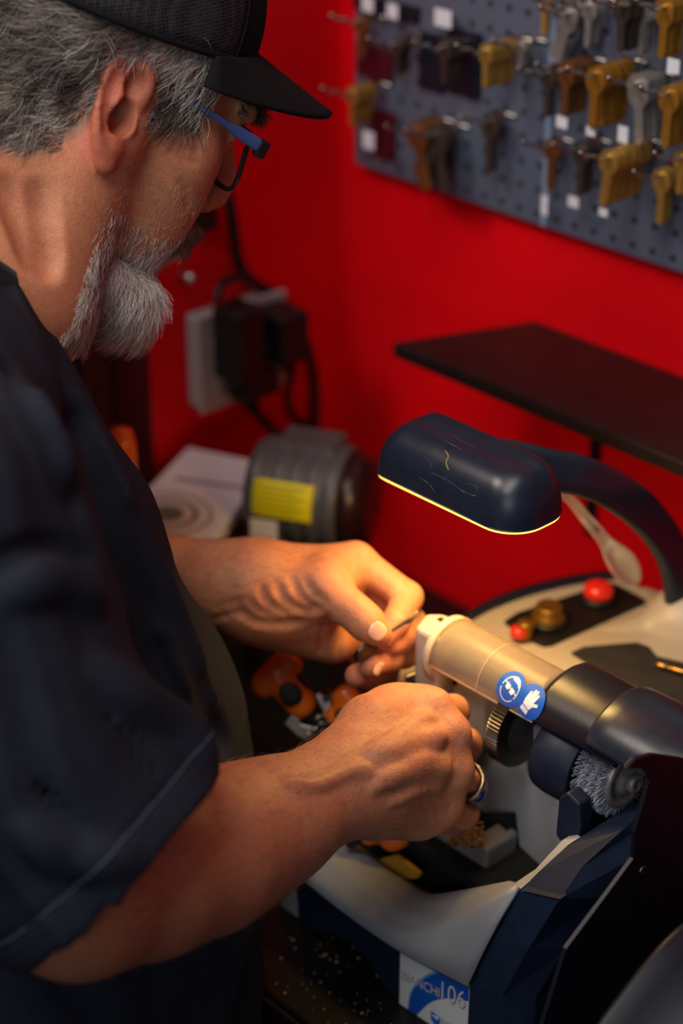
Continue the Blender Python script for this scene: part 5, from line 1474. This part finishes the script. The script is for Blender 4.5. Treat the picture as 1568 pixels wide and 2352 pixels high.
def bundle(px, py, lpx, n, kind, shape, desc, sp=.0026, tilt=0.0, fan=0.0, tagpos=None, hook=True):
    """px,py: top of the front key in the photo; the stack runs back along its wire to the board"""
    ln_ = n * sp + .010; yf = PBY - .004 - ln_
    c = PY(px, py, yf); D = proj(c)[2]; L_ = lpx * D / FPX / .93
    me = key_mesh(kind, L_, shape); first = None
    r = random.Random(int(px * 7 + py)); hz = c[2] - .004
    for i in range(n):
        if i == 0:
            o = bpy.data.objects.new('hanging_key', me)
        else: o = first.copy()
        COL.objects.link(o)
        if first is None: first = o
        y = yf + .004 + i * sp
        o.location = (c[0] + r.uniform(-.0006, .0006), y, hz + .0022)
        o.rotation_euler = (r.uniform(-.03, .03), tilt + r.uniform(-.03, .03) + fan * (i / max(1, n - 1) - .5), r.uniform(-.05, .05))
        tag(o, '%s key %s' % (dict(brass='brass', bronze='bronze', nickel='nickel', dark='dark steel', gold='golden brass')[kind], desc), 'key', 'key blanks ' + desc)
    if hook:
        h = MB(); z = hz + .0005
        h.tube(spline([(c[0], PBY + .002, z + .002), (c[0], PBY - .006, z + .001), (c[0], yf + .010, z), (c[0], yf + .002, z + .0005), (c[0], yf - .007, z - .0005), (c[0], yf - .013, z + .004), (c[0], yf - .024, z + .0065), (c[0], yf - .029, z + .011)], 30), .0015, 8)
        h.tube([(c[0] - .012, PBY - .0016, z + .002), (c[0] + .012, PBY - .0016, z + .002)], .0013, 8)
        o = obj('peg_hook', h, m_hook, loc=(c[0], yf, z)); tag(o, 'wire hook of the keys ' + desc, 'hook', 'wire hooks of the pegboard')
    if tagpos:
        q = PY(tagpos[0], tagpos[1], yf + .006); t_ = ktag(q, tagpos[2] * D / FPX, tagpos[3] * D / FPX, 'white paper tag below the keys ' + desc)
    return c
bundle(1243, -18, 100, 2, 'brass', 'round', 'alone at the top of the joint strip')
bundle(1300, 20, 135, 5, 'nickel', 'square', 'fanned out and tilted above the bronze bundle', tilt=.42, fan=.35)
bundle(1292, 0, 90, 4, 'bronze', 'round', 'behind the tilted fan of keys')
bundle(1420, 0, 122, 11, 'dark', 'square', 'in the top row left of the tagged brass keys')
bundle(1345, 4, 105, 5, 'nickel', 'round', 'in the top row beside the tilted fan')
bundle(1520, 6, 128, 7, 'gold', 'square', 'in the top right corner above a white tag', tagpos=(1546, 152, 36, 34))
bundle(1470, 10, 115, 4, 'nickel', 'clover', 'in the top row left of the corner bundle')
bundle(1292, 150, 120, 9, 'bronze', 'square', 'in the second row beside the joint strip', tagpos=(1290, 281, 34, 28))
bundle(1362, 160, 140, 13, 'gold', 'round', 'in the thick bundle of the second row', tagpos=(1356, 302, 26, 22))
bundle(1456, 182, 150, 8, 'nickel', 'square', 'hanging askew in the second row', tilt=-.12, tagpos=(1430, 309, 30, 40))
bundle(1530, 204, 140, 12, 'gold', 'round', 'at the right end of the second row')
bundle(1250, 160, 112, 3, 'dark', 'round', 'on the joint strip in the second row')
bundle(1258, 326, 118, 2, 'bronze', 'round', 'on the joint strip in the lowest row', tagpos=(1250, 472, 20, 48))
bundle(1328, 333, 122, 5, 'dark', 'round', 'in the lowest row left of the bright brass bundle', tagpos=(1316, 464, 32, 26))
bundle(1392, 352, 132, 15, 'brass', 'round', 'in the large bright bundle of the lowest row', tilt=.10, tagpos=(1385, 488, 26, 20))
bundle(1512, 394, 128, 4, 'brass', 'round', 'at the right end of the lowest row')
bundle(1560, 352, 100, 6, 'brass', 'square', 'cut by the right edge in the lowest row')
bundle(905, 92, 80, 5, 'dark', 'round', 'in the top row near the left board edge')
bundle(1012, 100, 95, 7, 'dark', 'square', 'in the top row right of the left edge')
bundle(1108, 108, 95, 12, 'brass', 'square', 'in the upper row left of the joint strip')
bundle(800, 205, 85, 9, 'brass', 'square', 'at the left end of the second row', tagpos=(846, 322, 38, 42))
bundle(945, 290, 150, 9, 'bronze', 'round', 'in the splayed cluster at the board edge', fan=.75)
bundle(990, 300, 145, 7, 'dark', 'round', 'at the back of the splayed cluster', fan=.6)
bundle(1118, 268, 135, 3, 'dark', 'round', 'hanging alone in the middle of the board')
bundle(820, 40, 95, 3, 'bronze', 'clover', 'at the top of the left board edge')
bundle(1190, 96, 60, 3, 'nickel', 'round', 'just left of the joint strip')
for px, py, w_, h_, lab in ((844, 10, 38, 34, 'white tag at the top left of the pegboard'), (901, 26, 36, 34, 'second white tag from the left at the top'), (1017, 42, 54, 40, 'wide white tag in the top row of the pegboard')):
    yy = PBY - .0125
    q = PY(px, py, yy); Dq = proj(q)[2]; ktag(q, w_ * Dq / FPX, h_ * Dq / FPX, lab)
# black display cards hung on the board, maroon sheets painting in a wall reflection
m_card = mat('card_black', srgb(20, 24, 36), rough=.35); m_wallrefl = mat('reflection_maroon', srgb(72, 18, 30), rough=.35)
for px0, py0, px1, py1, m_, lab in ((1028, 60, 1100, 230, m_card, 'black blister card hung left of the brass bundle'), (965, 70, 1018, 215, m_card, 'dark card hung in the middle of the upper row'), (820, 95, 900, 190, m_wallrefl, 'painted red wall reflection at the left edge of the pegboard'),
                                    (850, 245, 905, 370, m_wallrefl, 'painted red wall reflection in the lower left corner of the pegboard'), (812, -20, 960, 55, m_card, 'black card behind the white tags at the top')):
    p0, p1 = PY(px0, py0, PBY - .003), PY(px1, py1, PBY - .003)
    o = obj('card_and_reflection', MB().box(((p0[0] + p1[0]) / 2, PBY - .0022, (p0[2] + p1[2]) / 2), (abs(p1[0] - p0[0]), .004, abs(p0[2] - p1[2])), bev=.001), m_, loc=((p0[0] + p1[0]) / 2, PBY - .002, (p0[2] + p1[2]) / 2))
    tag(o, lab, 'card')

# ------------------------------------------------------------------ left side: panel, outlet, cords
pan = thing('cabinet_panel', 'dark maroon panel at the left behind the man', 'panel', (WALL_X - .06, .70, .92))
m_pan = mat('panel_maroon', srgb(84, 12, 20), rough=.5, noise=.35, nscale=14)
obj('panel_sheet', MB().box((WALL_X - .060, .70, 1.35), (.024, .388, .895), bev=.002), m_pan, pan)
for y in (.52, .88): obj('panel_rail', MB().box((WALL_X - .045, y, 1.35), (.006, .014, .89), bev=.001), m_pan, pan)
obj('panel_base', MB().box((WALL_X - .060, .70, .452), (.024, .388, .90)), m_dark, pan)
obj('panel_return', MB().box((WALL_X - .0365, .8925, 1.35), (.075, .004, .895)), m_pan, pan)
obj('panel_return', MB().box((WALL_X - .0365, .8925, .452), (.075, .004, .90)), m_dark, pan)
m_plastic = mat('outlet_white', srgb(160, 154, 162), rough=.4)
WX = WALL_X
out = thing('power_outlet', 'white four socket power outlet on the left red wall', 'outlet', PX(540, 800, WX))
a, b = PX(446, 800, WX + .012), PX(640, 800, WX + .012); a[2], b[2] = PX(540, 712, WX + .012)[2], PX(540, 892, WX + .012)[2]
zc = (a[2] + b[2]) / 2; yc = (a[1] + b[1]) / 2; wy = abs(b[1] - a[1]); hz_ = abs(a[2] - b[2]) + .012
obj('back_box', MB().box((WX + .009, yc, zc), (.0175, wy, hz_), bev=.003), m_plastic, out)
obj('face_plate', MB().box((WX + .0195, yc, zc), (.004, wy + .004, hz_ + .004), bev=.0015), m_plastic, out)
for dy in (-.022, .022):
    for dz in (-.018, .018): obj('socket', MB().lathe((WX + .0205, yc + dy, zc + dz), (1, 0, 0), [(0, 0), (.012, 0), (.012, .0016), (.009, .0016), (.009, .0008), (0, .0008)], 20), m_plastic, out)
def wallwart(px, py, w, h, t, label):
    q = PX(px, py, WX + .022); o = thing('power_adapter', label, 'adapter', q, 'adapters in the outlet')
    obj('case', MB().box((WX + .0222 + t / 2, q[1], q[2]), (t, w, h), bev=.004), m_black, o)
    obj('strain_relief', MB().tube([(WX + .022 + t * .6, q[1], q[2] - h / 2 + .002), (WX + .022 + t * .6, q[1], q[2] - h / 2 - .012)], [.004, .0025], 10), m_black, o)
    return o
w1 = wallwart(518, 772, .030, .066, .034, 'tall black adapter in the left half of the outlet')
w2 = wallwart(612, 752, .032, .046, .038, 'short black adapter in the upper right socket of the outlet')
w3 = wallwart(560, 868, .040, .024, .026, 'small black plug in the lower sockets of the outlet')
def cord(pts, r, parent=None, label=None):
    mb = MB().tube(spline([PX(px, py, WX + d) for px, py, d in pts], 40), r, 8)
    if parent is not None: return obj('cord', mb, m_black, parent)
    o = obj('hanging_cable', mb, m_black); return tag(o, label, 'cable')
cord([(520, 430, .006), (533, 500, .006), (548, 600, .006), (585, 650, .010), (650, 690, .008), (700, 780, .006), (722, 880, .006), (722, 1000, .006)], .0046, None, 'thick dark cable dropping past the right of the white outlet')
cord([(500, 690, .04), (505, 660, .035), (530, 640, .02), (560, 638, .012), (585, 650, .012)], .0040, w1)
cord([(530, 890, .035), (570, 930, .03), (610, 970, .03), (648, 1012, .04)], .0044, w3)
cord([(606, 800, .045), (650, 810, .04), (672, 850, .035), (660, 900, .03), (672, 955, .03), (715, 985, .035), (752, 1015, .05)], .0038, w2)
k = thing('wall_peg', 'small round chrome peg on the left red wall beside the beard', 'peg', PX(417, 630, WX))
obj('knob_head', MB().lathe(PX(417, 630, WX), (1, 0, 0), [(0, 0), (.003, 0), (.003, .008), (.0048, .010), (.0048, .013), (0, .015)], 20), m_steel, k)
k = thing('cable_clip', 'black cable block on the left wall behind the nose', 'cable clip', PX(458, 495, WX))
q = PX(458, 495, WX); obj('clip_body', MB().box(q + A(.006, 0, 0), (.012, .022, .022), bev=.003), m_black, k)

# ------------------------------------------------------------------ white lidded box and motor unit on the bench behind
ZB = 1.066
wb = thing('white_box', 'dark box with a white printed lid on the bench in the far left corner', 'box', PZ(450, 1130, BENCH))
lid = [PZ(x, y, ZB) for x, y in [(432, 1026), (620, 1064), (478, 1262), (262, 1200)]]
lid = [A(max(p[0], WX + .004), p[1], p[2]) for p in lid]
obj('lid', MB().prism(lid, (0, 0, -.012), .0015), mat('lid_white', srgb(232, 230, 238), rough=.5), wb, label='white lid')
cl = np.mean(lid, 0)
obj('box_body', MB().prism([p * .96 + cl * .04 + A(0, 0, -.012) for p in lid], (0, 0, -(ZB - .012 - BENCH))), m_dark, wb)
ci = PZ(385, 1180, ZB)
mb = MB()
for r1, r2 in ((.0, .014), (.022, .026), (.036, .038)):
    mb.grid([[ci + A(r * math.cos(t), r * math.sin(t) * .9, .0006) for t in np.linspace(0, 2 * PI, 36, endpoint=False)] for r in (r1 + 1e-4, r2)], closed_v=True, flip=True)
obj('round_print', mb, mat('print_grey', srgb(120, 128, 124), rough=.6), wb)
obj('print_line', MB().prism([PZ(x, y, ZB + .0005) for x, y in [(405, 1096), (560, 1118), (556, 1123), (401, 1101)]], (0, 0, .0003)), mat('print_grey', (0, 0, 0, 1)), wb)
mo = thing('motor_unit', 'grey cylindrical motor with a yellow warning label behind the left hand', 'motor', PZ(720, 1200, BENCH))
ax = nrm(A(1, .55, 0)); mc = P(690, 1132, 1.555); x_, y_, _ = frame(ax)
m_mot = mat('motor_grey', srgb(84, 84, 90), rough=.45, noise=.2, nscale=40, metal=.2); RM = .043
prof = [(0, -.036), (.036, -.036), (.041, -.033), (.043, -.028)]
for i in range(4): z = -.026 + i * .014; prof += [(.043, z), (.043, z + .009), (.0415, z + .010), (.0415, z + .013)]
prof += [(.043, .031), (.0436, .032), (.0436, .040), (.041, .042), (0, .042)]
obj('motor_body', MB().lathe(mc, ax, prof, 48), m_mot, mo)
obj('end_bell', MB().lathe(mc + ax * .042, ax, [(0, 0), (.041, 0), (.039, .010), (.032, .018), (.016, .021), (0, .021)], 40), mat('end_red_reflection', srgb(40, 18, 20), rough=.3), mo, label='dark rounded end of the motor')  # dark end tinted maroon to paint in the reflected red
def mcyl(s, t, lift): return mc + ax * s + (RM + lift) * (math.cos(t) * x_ + math.sin(t) * y_)
def mang(px, py):
    """angle and position on the motor surface for a pixel"""
    r = ray(px, py); best = None
    for D in np.linspace(1.45, 1.75, 900):
        q = CAM + r * D; d = q - mc; s = d @ ax; e = d - ax * s
        if np.linalg.norm(e) <= RM: return s, (math.atan2(e @ y_, e @ x_) % (2 * PI))
    return None
pts = [mang(*q) for q in ((606, 1100), (722, 1122), (690, 1198), (578, 1168))]
pts = [p for p in pts if p]
if len(pts) >= 3:
    ss_ = [p[0] for p in pts]; tt = [p[1] for p in pts]
    s0, s1, t0, t1 = max(min(ss_), -.034), min(max(ss_), .030), min(tt), max(tt)
    obj('warning_label', MB().shell([[mcyl(s, t, .0013) for t in np.linspace(t0, t1, 16)] for s in np.linspace(s0, s1, 6)], .0004), mat('label_yellow', srgb(214, 204, 16), rough=.45), mo, label='yellow warning label')
    mbl = MB()
    for i in range(6):
        tq = t0 + (t1 - t0) * (.14 + .13 * i); mbl.grid([[mcyl(s, tq + dt, .0021) for dt in (0, .022)] for s in np.linspace(s0 + .006, s1 - .006 - .008 * (i % 2), 4)], flip=True)
    obj('label_lines', mbl, mat('label_ink', srgb(130, 124, 14), rough=.6), mo)
bs = A(mc[0], mc[1], BENCH)
obj('motor_base', MB().box((bs[0], bs[1], (BENCH + mc[2] - .03) / 2), (.056, .05, mc[2] - .03 - BENCH), Matrix.Rotation(math.atan2(.55, 1), 3, 'Z'), .003), m_dark, mo)
obj('terminal_box', MB().box(mc + A(-.0, .012, .030), (.05, .04, .03), Matrix.Rotation(math.atan2(.55, 1), 3, 'Z'), .004), m_mot, mo)
obj('rating_plate', MB().box(P(606, 1222, 1.515), (.022, .002, .02), Matrix.Rotation(math.atan2(.55, 1), 3, 'Z')), m_white, mo)
th_q = PX(277, 1062, -1.075)
to = thing('tool_stand', 'black tool stand at the far left of the bench behind the chest', 'tool stand', (th_q[0], th_q[1], BENCH))
obj('stand_block', MB().box((th_q[0], th_q[1], (BENCH + th_q[2] - .03) / 2), (.036, .036, th_q[2] - .03 - BENCH), bev=.003), m_dark, to)
sd_ = thing('screwdriver', 'orange handled screwdriver standing in the black tool stand', 'screwdriver', (th_q[0], th_q[1], th_q[2] - .03))
obj('grip', MB().lathe(th_q + A(0, 0, -.030), (0, 0, 1), [(0, 0), (.008, .0), (.009, .010), (.012, .022), (.0125, .045), (.010, .056), (0, .06)], 24), m_orange, sd_)
q = PZ(488, 1478, BENCH)
cpx = thing('bottle_cap', 'small pale blue plastic cap on the bench under the left wrist', 'cap', q)
obj('cap_shell', MB().lathe(q, (0, 0, 1), [(0, .0), (.011, 0), (.012, .002), (.011, .014), (.009, .016), (0, .016)], 24), mat('pale_blue', srgb(120, 140, 176), rough=.35), cpx)
# ------------------------------------------------------------------ light
SC.view_settings.view_transform = 'Standard'; SC.view_settings.look = 'None'
SC.cycles.use_denoising = True
w = bpy.data.worlds.new('world'); SC.world = w; w.use_nodes = True
w.node_tree.nodes['Background'].inputs['Color'].default_value = (0.55, 0.68, 1.0, 1); w.node_tree.nodes['Background'].inputs['Strength'].default_value = 0.055
def area(name, loc, tgt, size, power, col, size_y=None):
    l = bpy.data.lights.new(name, 'AREA'); l.energy = power; l.color = col; l.shape = 'RECTANGLE'; l.size = size; l.size_y = size_y or size
    o = bpy.data.objects.new(name, l); COL.objects.link(o)
    o.location = Vector(loc); o.rotation_euler = (Vector(tgt) - Vector(loc)).to_track_quat('-Z', 'Y').to_euler()
    return o
area('ceiling_light', (-.50, .10, 2.45), (-.55, 1.0, 1.25), .5, 11, (1.0, .93, .86), .9)
area('side_light', (-1.30, -.15, 2.45), (-.85, .6, 1.2), .45, 12, (1.0, .85, .74))
area('window_light', (.35, -1.15, 1.95), (-.7, .8, 1.1), 1.0, 8, (.80, .88, 1.0), .9)
